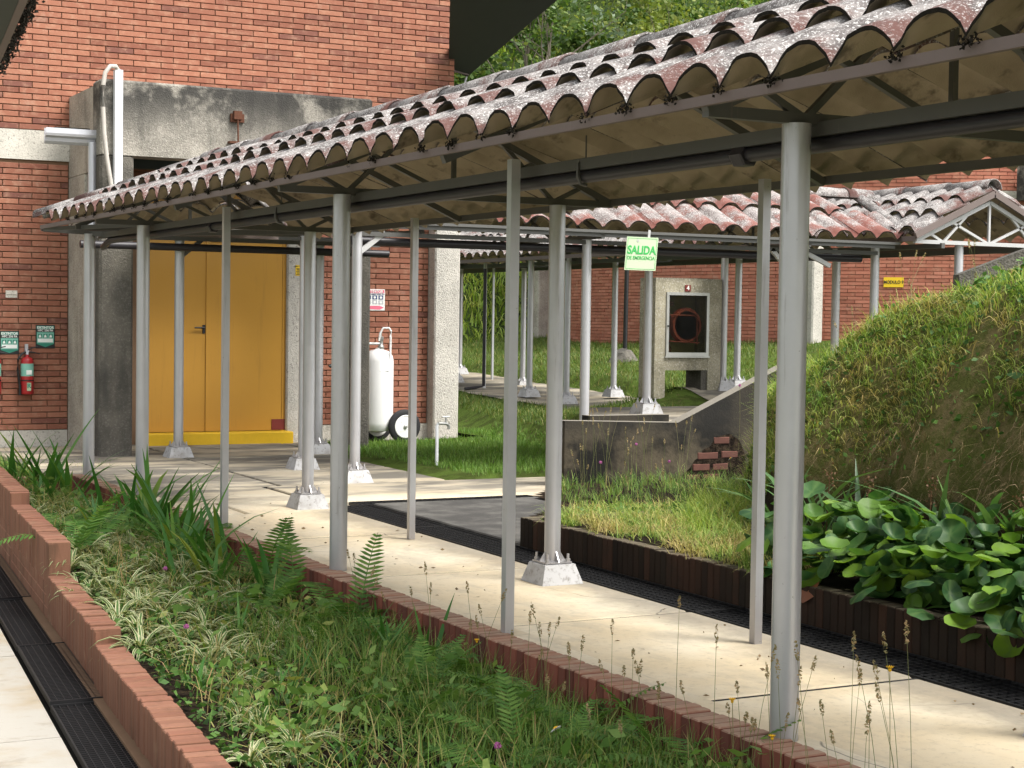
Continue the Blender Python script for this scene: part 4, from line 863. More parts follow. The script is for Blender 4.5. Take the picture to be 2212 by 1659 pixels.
# ------------------------------------------------------------------ emergency exit sign
es = thing('exit_sign', 'pale green SALIDA DE EMERGENCIA sign hanging under the tiled eave', 'sign', (5.86, 10.55, 2.06))
tl = .085; ux, uz = Vector((math.cos(tl * .2), 0, -.005)).normalized(), Vector((math.sin(tl), 0, math.cos(tl)))
ctr = Vector((5.862, 10.55, 2.245))
def SP(a, b, d=0): return ctr + ux * a + uz * b + Vector((0, -d, 0))
part('panel', MB().prism([SP(-.20, -.18), SP(.195, -.18), SP(.195, .18), SP(-.20, .18)], (0, .006, 0)), MT['sign_cream'], es)
bd = MB()
for a, b, c, d in ((-.185, -.165, .18, -.165), (.18, -.165, .18, .165), (.18, .165, -.185, .165), (-.185, .165, -.185, -.165)): bd.bar(SP(a, b, .001), SP(c, d, .001), .0012, .004, 0, (0, 1, 0)) if False else bd.bar(SP(a, b, .0015), SP(c, d, .0015), .003, .002, 0, (0, 1, 0))
part('border_line', bd, MT['sign_green'], es)
text('SALIDA', .125, MT['sign_green'], SP(-.004, .035, .002), ux, uz, es, bold=.0035, sx=.86); text('DE EMERGENCIA', .055, MT['sign_green'], SP(-.004, -.048, .002), ux, uz, es, bold=.0004, sx=.84)
part('screw', MB().lathe(SP(-.06, .14, .0), [(.018, 0), (.016, -.004)], 12, 0, 'Y'), MT['mat_steel'], es); part('hanger', MB().bar(SP(.08, .17, -.01), SP(.08, .26, -.01), .03, .004), MT['steel_pale'], es)
# ------------------------------------------------------------------ retaining wall, upper paving, hydrant cabinet
rw = thing('retaining_wall', 'black stained concrete parapet wall rising to the right, plaster broken at its foot', 'retaining wall', (5.6, 10, -.2))
part('wall', MB().prism([(4.56, 9.86, -.6), (7.5, 9.86, -.6), (7.5, 9.86, 1.14), (7.05, 9.86, .955), (5.92, 9.86, .46), (4.56, 9.86, .50)], (0, .17, 0)), MT['render_dark'], rw)
part('parapet', MB().box(5.25, 6.25, 10.55, 10.72, .2, .50), MT['render_dark'], rw)
jag = [(5.95, -.3), (5.98, -.1), (6.08, -.02), (6.14, .06), (6.2, .09), (6.24, .17), (6.33, .20), (6.40, .30), (6.58, .33), (6.7, .26), (6.78, .1), (6.8, -.3)]
part('broken_plaster', MB().prism([(x, 9.856, z) for x, z in jag], (0, .01, 0)), MT['soil'], rw)
for x, z, l in ((6.47, .26, .20), (6.30, .10, .26), (6.58, .11, .22), (6.22, -.02, .22), (6.46, -.02, .20), (6.12, -.13, .18), (6.35, -.13, .22)):
    ob('brick', brick_mesh('brick', l, .09, .078, .01, MT['brick_damp_red']), rw, (x - 5.6, 9.850 - 10, z + .2), random.uniform(-.04, .04))
solo('stair_parapet', MB().prism([(5.25, 4.92, 1.80), (6.1, 4.55, 2.16), (6.1, 4.55, 2.28), (5.25, 4.92, 1.92)], (.09, .17, 0)), MT['concrete_leg'], 'weathered sloping stair parapet at the right edge above the bank', 'parapet')
struct('upper_pavement', MB().prism([(4.95, 10.03, -.3), (9.2, 10.03, -.3), (9.2, 13.3, -.3), (6.75, 13.3, -.3)], (0, 0, .72)), MT['slab'])
def rp(y): return np.interp(y, [10, 13.5, 14.7, 16.5, 19, 20, 23, 26, 30, 36], [.47, .53, .54, .48, .16, .17, .29, .36, .42, .5])
tag(part('rear_path', sheet('rear_path', 9.2, 11.85, 10.2, 34, .2, lambda x, y: np.maximum(back_h(x, y), np.maximum(back_h(9.2 + 0 * x, y), back_h(11.8 + 0 * x, y))) + .012, MT['slab']), None, None), None, None, None, 'structure')
hc = thing('hydrant_cabinet', 'concrete hose cabinet numbered 4 with a glass door', 'hydrant cabinet', (9.14, 14.7, .5))
x0, x1, y0, y1 = 8.60, 9.69, 14.6, 15.0
part('body', MB().box(x0, 8.775, y0, y1, .45, 2.11).box(9.475, x1, y0, y1, .45, 2.11).box(8.775, 9.475, y0 + .001, y1, 1.915, 2.112).box(8.775, 9.475, y0 + .003, y1, .84, 1.035).box(8.775, 9.475, y1 - .05, y1 - .002, 1.03, 1.92), MT['concrete_cab'], hc)
part('foot', MB().box(9.38, 9.475, y0 + .02, y1, .42, .842), MT['concrete_leg'], hc)
part('back_panel', MB().box(8.78, 9.47, y1 - .075, y1 - .052, 1.036, 1.914), MT['glass_dark'], hc)
fr = part('door_frame', MB().box(8.775, 8.815, y0 - .02, y0 + .03, 1.035, 1.915).box(9.435, 9.475, y0 - .02, y0 + .03, 1.035, 1.915).box(8.815, 9.435, y0 - .021, y0 + .03, 1.875, 1.914).box(8.815, 9.435, y0 - .021, y0 + .03, 1.036, 1.085).box(8.76, 9.49, y0 - .03, y0 - .001, 1.015, 1.034), MT['mat_steel'], hc)
part('pane', MB().box(8.816, 9.434, y0 + .0, y0 + .006, 1.086, 1.874), MT['glass'], fr); part('lock', MB().lathe((8.80, y0 - .02, 1.45), [(.014, 0), (.012, -.02)], 10, 0, 'Y'), MT['black'], fr)
rl = MB()
for k in range(7): rl.lathe((9.17, y0 + .12, 1.46), [(.235 - k * .034, -.05), (.245 - k * .034, -.03), (.245 - k * .034, .04), (.235 - k * .034, .05)], 28, 0, 'Y')
part('hose_reel', rl, MT['reel'], hc, True)
part('reel_bracket', MB().tube([(8.86, y0 + .05, 1.60), (9.27, y0 + .05, 1.60), (9.32, y0 + .05, 1.55), (9.32, y0 + .05, 1.2)], .010, 6).tube([(8.86, y0 + .05, 1.24), (9.36, y0 + .05, 1.22)], .010, 6), MT['reel'], hc)
part('hydrant_valve', MB().lathe((8.90, y0 + .14, 1.09), [(.05, 0), (.05, .06), (.03, .09), (.03, .13), (.055, .14), (.055, .16)], 12).tube([(8.9, y0 + .14, 1.72), (8.9, y0 + .14, 1.86)], .03, 8).tube([(8.9, y0 + .14, 1.76), (8.98, y0 + .14, 1.76)], .03, 8), MT['rust'], hc)
nb = part('number_plate', MB().box(9.075, 9.165, y0 - .012, y0 - .002, 1.93, 2.02), MT['door_red'], hc); text('4', .085, MT['print_white'], (9.12, y0 - .0135, 1.975), (1, 0, 0), (0, 0, 1), nb, 'digit', bold=.002)
# ------------------------------------------------------------------ curved brick building behind
b2 = thing('curved_brick_building', 'red brick building with a long curved wall behind the walkways', 'building', (17, 25, .5))
cv = np.array([(17.6, 35.5), (16.75, 32.8), (16.35, 30.3), (16.3, 28.5), (16.5, 26.55), (16.9, 25.0), (17.8, 23.2), (19.6, 21.25), (21.2, 20.4), (24.5, 19.3)])
tt = np.linspace(0, 1, 400); k_ = np.linspace(0, 1, len(cv)); cx_ = np.interp(tt, k_, cv[:, 0]); cy_ = np.interp(tt, k_, cv[:, 1])
for _ in range(3): cx_ = np.convolve(np.pad(cx_, 14, 'edge'), np.ones(29) / 29, 'valid'); cy_ = np.convolve(np.pad(cy_, 14, 'edge'), np.ones(29) / 29, 'valid')
sl_ = np.concatenate([[0], np.cumsum(np.hypot(np.diff(cx_), np.diff(cy_)))])
def cpt(s): return np.interp(s, sl_, cx_), np.interp(s, sl_, cy_)
def strip(z0, z1, inset, th, s0=0, s1=None, n=120):
    m = MB(); S = np.linspace(s0, s1 or sl_[-1], n); P = []
    for s in S:
        x, y = cpt(s); xa, ya = cpt(s + .05); xb, yb = cpt(s - .05); d = Vector((xa - xb, ya - yb, 0)).normalized(); nrm = Vector((-d.y, d.x, 0)); c = Vector((x, y, 0)); P.append((c + nrm * inset, c + nrm * (inset + th)))
    for (a, b), (c, d) in zip(P[:-1], P[1:]):
        v = [(*q.xy, z) for z in (z0, z1) for q in (a, c, d, b)]; m.add(v, [(0, 1, 5, 4), (4, 5, 6, 7), (2, 3, 7, 6), (0, 3, 2, 1)])
    return m
part('wall', strip(.0, 6.0, .012, .3), MT['mortar_dark'], b2); part('plinth', strip(.2, .80, -.006, .05), MT['concrete_band'], b2); part('concrete_band', strip(4.07, 4.22, -.012, .05), MT['concrete_band'], b2)
bm2 = brick_mesh('brick', .30, .05, .061, .004, MT['brick_deep']); c2 = []
for r_ in range(int((5.6 - .8) / .0745)):
    z = .8 + (r_ + .5) * .0745
    if 4.03 < z < 4.26: continue
    s = .3 + (.155 if r_ % 2 else 0)
    while s < sl_[-1] - .3: c2.append((s, z)); s += .312
c2.sort(key=lambda c: abs(c[1] - 1.75) * 1.4 + abs(c[0] - 16.5) * .55)
rest = MB()
for i, (s, z) in enumerate(c2):
    x, y = cpt(s); xa, ya = cpt(s + .1); xb, yb = cpt(s - .1); a = math.atan2(ya - yb, xa - xb); j = random.uniform(-.012, .004)
    if i < 300: ob('brick', bm2, b2, (x - 17 - math.sin(a) * j, y - 25 + math.cos(a) * j, z - .5), a)
    else:
        d = Vector((math.cos(a), math.sin(a), 0)); n_ = Vector((-d.y, d.x, 0)); c = Vector((x, y, z)) + n_ * j; A = d * .150; Z = Vector((0, 0, .0305)); B = n_ * .05
        rest.add([c - A - Z, c + A - Z, c + A + Z, c - A + Z, c - A - Z + B, c + A - Z + B, c + A + Z + B, c - A + Z + B], [(0, 1, 2, 3), (0, 4, 5, 1), (1, 5, 6, 2), (2, 6, 7, 3), (3, 7, 4, 0)])
o = part('brick_courses', rest, MT['brick_deep'], b2); o['kind'] = 'stuff'
part('pilaster', MB().bbox(16.45, 16.85, 32.6, 33.2, .2, 5.0, .03), MT['concrete'], b2)
x, y = cpt(np.interp(17.7, cx_[200:], sl_[200:])); part('pilaster', MB().bbox(17.50, 17.78, 22.75, 23.25, .2, 4.05, .03), MT['concrete_pale'], b2)
part('lintel', MB().box(20.6, 24, 19.3, 20.3, 4.0, 4.75), MT['concrete_portal'], b2)
ms = thing('module_sign', 'small yellow MODULO 9 sign on the curved brick wall', 'sign', (18.9, 21.7, 2.3))
s_ = float(np.interp(18.95, cx_[200:], sl_[200:])); x, y = cpt(s_); xa, ya = cpt(s_ + .3); dd = Vector((xa - x, ya - y, 0)).normalized(); nn = Vector((dd.y, -dd.x, 0)); C = Vector((x, y, 2.36)) + nn * .03
part('panel', MB().prism([C - dd * .2 - Vector((0, 0, .10)), C + dd * .2 - Vector((0, 0, .10)), C + dd * .2 + Vector((0, 0, .10)), C - dd * .2 + Vector((0, 0, .10))], nn * -.01), MT['sign_yellow'], ms)
text('MODULO 9', .09, MT['print_black'], C + nn * .004, dd, (0, 0, 1), ms, bold=.002, sx=.85)
bl = thing('boulder', 'grey boulder on the lawn below a black pole', 'rock', (13.86, 24.1, .6)); r3 = np.random.default_rng(5); m = MB().lathe((13.86, 24.1, .55), [(.36, 0), (.34, .10), (.27, .22), (.15, .33), (.05, .39)], 12)
m.v = [(a + r3.uniform(-.05, .05), b + r3.uniform(-.05, .05), c + r3.uniform(-.03, .03)) for a, b, c in m.v]; part('stone', m, MT['concrete_leg'], bl)
solo('pole', MB().tube([(13.88, 24.1, .9), (13.9, 24.1, 3.2)], .045, 10), MT['black'], 'black pole standing on the grey boulder', 'pole')
# neighbouring eave at upper left
ne = thing('neighbour_eave', 'dark green eave corner with mossy tiles at the upper left', 'eave', (-3.5, 1.5, 2.7))
part('soffit', MB().prism([(-2.16, 4.1, 2.70), (-2.49, 1.447, 2.70), (-2.78, -.8, 2.70), (-3.1, -.8, 2.70), (-2.75, 4.1, 2.7)], (0, 0, .03)), MT['green_dark'], ne)
part('fascia', MB().bar((-2.155, 4.1, 2.725), (-2.775, -.8, 2.725), .03, .06), MT['fascia'], ne)
TNE = lambda u, v, z: (-2.49 + .1285 * (u - 1.447) + v, u, z)
for k in range(5): part('roof_sheet', tile_sheet(TNE, -.7 + k * .93, .23 + k * .93, .05, 2.76, -.35, 2.92, MT['tile'], MT['under'], 300 + k), None, ne)
rnd5 = np.random.default_rng(12); mp = []
for k in range(40):
    y_ = 1.4 + k * .06; c = TNE(y_, .05, 2.745); q = int(rnd5.integers(5, 50)); mp.append(np.array(c) + rnd5.normal(0, 1, (q, 3)) * np.array([.012, .022, .016]))
V, F = leaves(np.concatenate(mp), .014, 0, 1.2); o = part('moss', fast_mesh('moss', V, F, MT['moss']), None, ne); o['kind'] = 'stuff'
# moss tufts hanging from valleys of the near eave
mp = []
for k in range(38):
    u = (math.floor(-1.6 / PER) + k) * PER + PER / 2
    if u < 10.4 and rnd5.random() < .75:
        q = int(rnd5.integers(8, 60)); mp.append(np.stack([VE + rnd5.normal(0, .008, q), u + rnd5.normal(0, .022, q), ZE - .004 + rnd5.normal(0, .010, q)], -1))
V, F = leaves(np.concatenate(mp), .012, 0, 1.2); o = part('moss', fast_mesh('moss', V, F, MT['moss']), None, main); o['kind'] = 'stuff'
solo('fallen_leaf', MB().add([(-2.12, .92, PZ + .02), (-2.08, .99, PZ + .035), (-1.98, .98, PZ + .02), (-2.03, .93, PZ + .045), (-2.06, .95, PZ + .02)], [(0, 4, 1), (4, 2, 1), (0, 3, 4), (3, 2, 4)]), MT['drygrey'], 'curled brown dry leaf lying on the nearest grating', 'leaf')
# ------------------------------------------------------------------ plants
def straps(n, L, Wd, arch, rs, seg=6, spread=(.25, 1.1), upright=None):
    """n arching strap leaves from one crown: three vertices across, 'edge' runs 0 (midrib) to 1 (margin)"""
    V, F, E = [], [], []
    for k in range(n):
        az = rs.uniform(0, 6.283); l = L * rs.uniform(.65, 1.1); wd = Wd * rs.uniform(.75, 1.15); el = rs.uniform(*spread) if upright is None else upright
        d = Vector((math.cos(az), math.sin(az), 0)); sd = Vector((-d.y, d.x, 0)); p = d * rs.uniform(0, .02); tw = rs.uniform(-.4, .4); o = len(V)
        for i in range(seg + 1):
            t = i / seg; ww = wd * .5 * max(.04, (1 - t ** 2.4)) * (.6 + .4 * min(1, t * 4)); s2 = (sd + Vector((0, 0, tw * t))).normalized()
            V += [tuple(p - s2 * ww + Vector((0, 0, ww * .3))), tuple(p), tuple(p + s2 * ww + Vector((0, 0, ww * .3)))]; E += [1, 0, 1]
            ang = el - arch * t * rs.uniform(.85, 1.15); st_ = l / seg; p = p + d * (math.cos(ang) * st_) + Vector((0, 0, math.sin(ang) * st_))
        for i in range(seg):
            a = o + i * 3; F += [(a, a + 1, a + 4, a + 3), (a + 1, a + 2, a + 5, a + 4)]
    return np.array(V), np.array(F), np.array(E, dtype=float)
def z_at(h, x, y): return float(h(np.array([x]), np.array([y]))[0])
bz = lambda x, y: z_at(bed_h, x, y)
rs = np.random.default_rng(21)
SP_ = []
for k in range(6):
    V, F, E = straps(34, .25, .021, 1.9, rs, 5, (.45, 1.35)); SP_.append(fast_mesh('spider_plant', V, F, MT['spider'], True, {'edge': E}))
SPID = [(-.98, 8.11), (-1.02, 7.29), (-.98, 6.76), (-1.02, 6.08), (-1.25, 5.74), (-1.2, 5.13), (-.98, 5.43), (-1.08, 4.72), (-.91, 4.83), (-1.31, 4.16), (-1.24, 3.98), (-.99, 4.18), (-1.52, 3.4), (-1.52, 3.14), (-1.3, 3.3), (-1.19, 3.13), (-1.33, 2.82), (-.71, 5.52), (-.68, 5.11), (-.8, 4.11), (-.74, 6.67), (-.71, 6.18), (-1.39, 2.29), (-1.54, 1.69), (-1.52, 1.51), (-1.49, 1.17), (-1.62, 1.0), (-1.73, 1.01), (-1.32, 5.0), (-1.37, 4.34), (-1.03, 2.93), (-1.1, 2.49), (-.62, 8.93), (-.48, 6.56), (-1.18, 7.6), (-1.14, 8.5), (-1.3, 6.4), (-1.4, 5.4), (-1.45, 4.7), (-1.5, 3.9), (-.85, 3.6), (-.6, 4.6), (-.9, 7.6), (-.55, 7.9), (-1.1, 3.6), (-.75, 3.2), (-1.25, 1.35), (-1.2, 4.45), (-1.05, 5.8)]
extra = [(a + rs.uniform(-.14, .14), b + rs.uniform(-.22, .22)) for a, b in SPID if b > 2.6 for _ in range(1)]
for i, (x, y) in enumerate(SPID + extra):
    o = ob('spider_plant', SP_[i % 6], None, (x, y, bz(x, y) - .01), rs.uniform(0, 6.28), rs.uniform(.6, 1.2) * (.8 if y < 2.6 else 1))
    wx_ = -2.0 + .09 * (y - .82)
    zone = 'near the bottom edge of the planter' if y < 2.0 else ('next to the stepped brick wall' if x - wx_ < .45 else ('close to the walkway kerb' if x > -.66 else 'in the middle of the planter'))
    zone += '' if y < 2 else (', in its far half' if y > 5.2 else ', in its near half')
    tag(o, 'low cream-striped spider plant ' + zone, 'plant', 'spider plants ' + zone)
# sword-leaved clumps, each leaf a part
SW = []
for k in range(5):
    V, F, E = straps(1, 1.0, .062, (.25, .5, .8, .35, 1.1)[k], rs, 8, (1.2, 1.45)); az = math.atan2(V[-2][1], V[-2][0]); c, s = math.cos(-az), math.sin(-az)
    V = np.stack([V[:, 0] * c - V[:, 1] * s, V[:, 0] * s + V[:, 1] * c, V[:, 2]], -1); SW.append(fast_mesh('leaf', V, F, MT['iris'], True))
def clump(name, label, cat, grp, x, y, z, n, h, meshes, spread=.05, fat=1.0, lay=.35):
    t = tag(ob(name, None, None, (x, y, z)), label, cat, grp); t.empty_display_size = .1
    for k in range(n):
        a = rs.uniform(0, 6.28); o = ob('leaf', meshes[int(rs.integers(0, len(meshes)))], t, (rs.normal(0, spread), rs.normal(0, spread), -.02)); hh = h * rs.uniform(.55, 1.1)
        o.rotation_euler = (0, rs.uniform(0, lay), a); o.scale = (hh, hh * fat, hh)
    return t
IR = [(-.30, 8.1, 7, .6), (-.28, 6.6, 6, .6), (-.5, 6.2, 8, .6), (-.32, 7.8, 8, .7), (-.8, 10.2, 8, .55), (-.25, 5.9, 4, .6), (-.6, 5.0, 6, .5), (-1.1, 6.2, 5, .45), (-.3, 3.3, 6, .45), (-1.3, 3.0, 4, .4), (-.8, 1.3, 5, .34), (-1.35, .9, 4, .32), (-.52, 10.3, 9, .62), (-.40, 9.9, 8, .60), (-.58, 10.6, 6, .55), (-.47, 7.32, 6, .55), (-.33, 7.5, 7, .75), (-.34, 6.86, 5, .5), (-.30, 7.1, 8, .72), (-.53, 5.52, 10, .62), (-.33, 6.3, 4, .55), (-.6, 7.77, 6, .5), (-.40, 4.6, 4, .5), (-.9, 6.9, 4, .45), (-.43, 2.82, 10, .46), (-.46, 2.6, 6, .42), (-.26, 2.61, 3, .5), (-1.0, 3.33, 4, .35), (-1.5, 2.3, 4, .35), (-1.45, 1.6, 3, .35), (-1.2, 2.05, 4, .32), (-.85, 2.51, 3, .38), (-.75, 9.2, 6, .5), (-.9, 4.9, 4, .42)]
for x, y, n, h in IR:
    lab = 'tall sword-leaved clump at the far end of the planter' if y > 9 else ('sword-leaved green clump in the middle of the planter' if y > 4 else 'small sword-leaved clump in the front of the planter')
    clump('sword_leaf_plant', lab, 'plant', lab.replace('clump', 'clumps'), x, y, bz(x, y), n + 3, h * (1.6 if y > 9 else (1.4 if y > 3.5 else 1.0)), SW, .035)
# ferns, each frond a part
def frond_mesh(rs, L=1.0, n=20, arch=1.1):
    V, F = [], []; p = Vector((0, 0, 0)); el = rs.uniform(.8, 1.15); pts = []
    for i in range(n + 1):
        t = i / n; a = el - arch * t; pts.append(Vector(p)); p = p + Vector((math.cos(a), 0, math.sin(a))) * (L / n)
    for i in range(n):
        a, b = pts[i], pts[i + 1]; o = len(V); w_ = .006 * (1 - i / n) + .002; V += [a + Vector((0, w_, 0)), a - Vector((0, w_, 0)), b - Vector((0, w_, 0)), b + Vector((0, w_, 0))]; F.append((o, o + 1, o + 2, o + 3))
        t = i / n
        if t > .12:
            ll = .17 * math.sin(math.pi * min(1, (t - .05) ** .75)) + .02; d = (b - a).normalized(); nrm = Vector((-d.z, 0, d.x))
            for s in (1, -1):
                q = Vector((0, s, 0)) * .93 + d * .36 - nrm * .12 * rs.uniform(.3, 1.6); q.normalize(); o = len(V); wq = d * .019
                V += [a - wq * .6, a + q * ll * .55 - wq * .75, a + q * ll, a + q * ll * .55 + wq * .75 + nrm * .006]; F.append((o, o + 1, o + 2, o + 3))
                V.append(a + wq * .6); F.append((o, o + 3, o + 4, o + 4)[:3] + (o + 4,))
    F = [f if len(set(f)) == 4 else f for f in F]
    return np.array([tuple(v) for v in V]), np.array(F)
FR = []
for k in range(5):
    V, F = frond_mesh(rs, 1.0, 22, (.9, 1.2, 1.5, .6, 1.8)[k]); FR.append(fast_mesh('frond', V, F, MT['fern'], False))
FERN = [(-1.15, 7.0), (-1.32, 5.77), (-.28, 6.86), (-.25, 6.35), (-.26, 6.5), (-.26, 5.46), (-.24, 6.0), (-.24, 5.19), (-.5, 4.33), (-.28, 4.48), (-.26, 3.98), (-.27, 3.02), (-.24, 3.61), (-.25, 2.7), (-.3, 2.35), (-.34, 2.09), (-.30, 1.62), (-.27, 1.22), (-.25, 1.45), (-.28, 1.0), (-.33, .6), (-.26, .4), (-.57, .65), (-.72, .78), (-.6, 3.17), (-.55, 3.72), (-.3, .1), (-.95, .5), (-.5, 1.1), (-.8, 1.5), (-.6, 1.9)]
for x, y in FERN:
    lab = 'feathery green fern against the far half of the brick kerb' if y > 3.3 else 'feathery green fern among the grass at the front of the planter'
    lab += (', left of the second post' if y > 5 else ', near the second post') if y > 3.3 else (', close to the kerb' if x > -.45 else ', away from the kerb')
    t = tag(ob('fern', None, None, (x, y, bz(x, y))), lab, 'fern', lab.replace('fern', 'ferns'))
    for k in range(int(rs.integers(4, 7))):
        o = ob('frond', FR[int(rs.integers(0, 5))], t, (0, 0, 0)); h = rs.uniform(.3, .58) * (1.15 if y > 3.3 else .85); o.scale = (h, h * rs.uniform(.8, 1.1), h); o.rotation_euler = (rs.uniform(-.15, .15), rs.uniform(-.2, .25), rs.uniform(0, 6.28))
# flowering grass stems
def seed_tuft(rs, n, h, lean=.25, dry=False):
    st, sd = MB(), []
    for k in range(n):
        a = rs.uniform(0, 6.28); hh = h * rs.uniform(.55, 1.15); q = rs.uniform(.0, lean); b = Vector((rs.normal(0, .035), rs.normal(0, .05), 0)); d = Vector((math.cos(a), math.sin(a), 0))
        pts = [b + d * (q * hh * t ** 1.8) + Vector((0, 0, hh * t)) for t in (0, .35, .7, 1)]; st.tube(pts, [.0016, .0013, .0011, .0008], 3, 0, False)
        ax = (pts[3] - pts[2]).normalized(); ln = rs.uniform(.04, .075); m = 34; tt_ = rs.uniform(0, 1, m); r_ = .0058 * np.sin(np.pi * np.clip(tt_ * .9 + .08, 0, 1)); th = rs.uniform(0, 6.28, m)
        sd.append(np.array([tuple(pts[3] + ax * (t * ln) + Vector((math.cos(u) * r, math.sin(u) * r, 0))) for t, r, u in zip(tt_, r_, th)]))
    return st, np.concatenate(sd)
SEED = [(-.2, 3.6, 3, .45), (-.26, 2.75, 4, .42), (-.32, 2.28, 4, .5), (-.24, 2.24, 4, .5), (-.3, 1.82, 5, .48), (-.24, 1.55, 4, .52), (-.25, 1.39, 5, .5), (-.32, 1.06, 5, .5), (-.25, .84, 5, .55), (-.2, .66, 4, .5), (-.27, .38, 5, .5), (-.22, .2, 5, .55), (-.22, .0, 5, .5), (-.2, -.2, 6, .55), (-.2, -.4, 6, .6), (-.21, -.62, 5, .66), (-.3, -.75, 5, .7), (-.2, -.9, 6, .75), (-.21, -1.05, 5, .75), (-.4, 1.2, 4, .4), (-.5, 2.9, 3, .4), (-.4, -.35, 5, .5), (-.6, .3, 4, .3), (-.5, .9, 4, .36)]
def seed_thing(x, y, z, n, h, lab, grp, lean=.25):
    t = tag(ob('seed_grass', None, None, (x, y, z)), lab, 'grass', grp); st_, P = seed_tuft(rs, n, h, lean); me = st_.mesh('stem', MT['stem']); ob('stem', me, t)
    V, F = leaves(P, .0062, 0, 2.2); ob('seed_head', fast_mesh('seed_head', V, F, MT['seed']), t)
for x, y, n, h in SEED: seed_thing(x + rs.uniform(-.08, .04), y + rs.uniform(-.1, .1), bz(x, y), max(2, int(n * .62)), h * rs.uniform(.8, 1.1), 'thin grass stems with brown seed heads rising over the near brick kerb', 'seeding grasses along the kerb')
for x, y, n, h in ((3.5, 7.6, 5, .62), (3.9, 8.2, 5, .7), (4.3, 8.6, 6, .72), (4.7, 8.9, 5, .66), (5.1, 9.1, 5, .7), (5.5, 9.2, 5, .6), (3.3, 6.6, 4, .55), (4.0, 7.2, 5, .55)):
    seed_thing(x, y, -.12, n, h, 'pale seeding grass standing before the black stained wall', 'seeding grasses before the dark wall')
for x, y in ((4.35, 4.5), (4.6, 4.9), (4.4, 5.2), (4.8, 4.3)): seed_thing(x, y, z_at(bank_h, x, y), 5, .42, 'thin wild grass stems on the crest of the grassy bank', 'wild stems on the bank crest', .5)
# flowers
def flower(name, lab, x, y, z, h, kind):
    t = tag(ob(name, None, None, (x, y, z)), lab, 'flower'); part_stem = MB().tube([(0, 0, 0), (.01, .0, h * .5), (.0, .0, h)], .0016, 4, 0, False); ob('stem', part_stem.mesh('stem', MT['stem']), t)
    if kind == 'daisy':
        m = MB()
        for k in range(15):
            a = k * 6.283 / 15; d = Vector((math.cos(a), math.sin(a), 0)); s = Vector((-d.y, d.x, 0)); l = .026 * rs.uniform(.85, 1.1); m.add([d * .006, d * l * .6 + s * .0042 + Vector((0, 0, .001)), d * l + Vector((0, 0, -.004)), d * l * .6 - s * .0042 + Vector((0, 0, .001))], [(0, 1, 2, 3)])
        o = ob('petal_ring', m.mesh('petal_ring', MT['petal']), t, (0, 0, h)); o.rotation_euler = (-.55, -.35, 0); o2 = ob('disc', MB().lathe((0, 0, 0), [(.011, 0), (.010, .004), (.005, .007)], 12).mesh('disc', MT['disc'], True), t, (0, 0, h)); o2.rotation_euler = (-.55, -.35, 0)
    elif kind == 'clover':
        P = rs.normal(size=(90, 3)); P /= np.linalg.norm(P, axis=1)[:, None]; V, F = leaves(P * np.array([.011, .011, .010]), .006, 0, 2.0); ob('bloom', fast_mesh('bloom', V, F, MT['clover']), t, (0, 0, h))
    else:
        m = MB()
        for k in range(13):
            a = k * 6.283 / 13; d = Vector((math.cos(a), math.sin(a), 0)); s = Vector((-d.y, d.x, 0)); m.add([d * .003, d * .010 + s * .003 + Vector((0, 0, .006)), d * .015 + Vector((0, 0, .011)), d * .010 - s * .003 + Vector((0, 0, .006))], [(0, 1, 2, 3)])
        ob('bloom', m.lathe((0, 0, -.008), [(.003, 0), (.006, .006), (.004, .012)], 8).mesh('bloom', MT['disc']), t, (0, 0, h))
for nm, lab, x, y, z, h, k in (('daisy', 'white daisy with a yellow centre low at the bottom edge', -.72, .45, -.2, .20, 'daisy'), ('clover_flower', 'pink clover bloom left of the white daisy', -1.0, .38, -.2, .18, 'clover'), ('clover_flower', 'pink clover bloom among the spider plants far left', -1.0, 4.75, -.14, .16, 'clover'), ('clover_flower', 'pale pink clover bloom in the middle of the spider plants', -1.36, 3.1, -.16, .14, 'clover'),
                               ('dandelion', 'yellow flower on a tall stalk at the lower right', -.18, -.80, -.2, .62, 'yellow'), ('dandelion', 'yellow flower at the foot of the largest post', -.2, -.2, -.2, .26, 'yellow'), ('dandelion', 'yellow flower beside the largest post', -.2, .05, -.2, .34, 'yellow'), ('dandelion', 'small yellow flower against the middle of the brick kerb', -.24, 2.1, -.22, .22, 'yellow'),
                               ('clover_flower', 'pink clover bloom right of the round post before the dark wall', 3.6, 7.5, -.12, .42, 'clover'), ('clover_flower', 'pink clover bloom before the middle of the dark wall', 4.45, 8.3, -.12, .50, 'clover'), ('clover_flower', 'pink clover bloom near the broken plaster', 4.75, 8.2, -.12, .34, 'clover'), ('clover_flower', 'pink clover bloom in front of the sloping parapet', 5.6, 8.3, .3, .62, 'clover'),
                               ('daisy', 'white daisy in the grass below the exposed bricks', 5.3, 8.0, -.05, .3, 'daisy'), ('daisy', 'white daisy in the grass left of the thin post', 2.9, 4.2, .06, .2, 'daisy'), ('daisy', 'small white daisy on the planter edge grass', 2.6, 3.6, .06, .14, 'daisy')):
    flower(nm, lab, x, y, z, h, k)
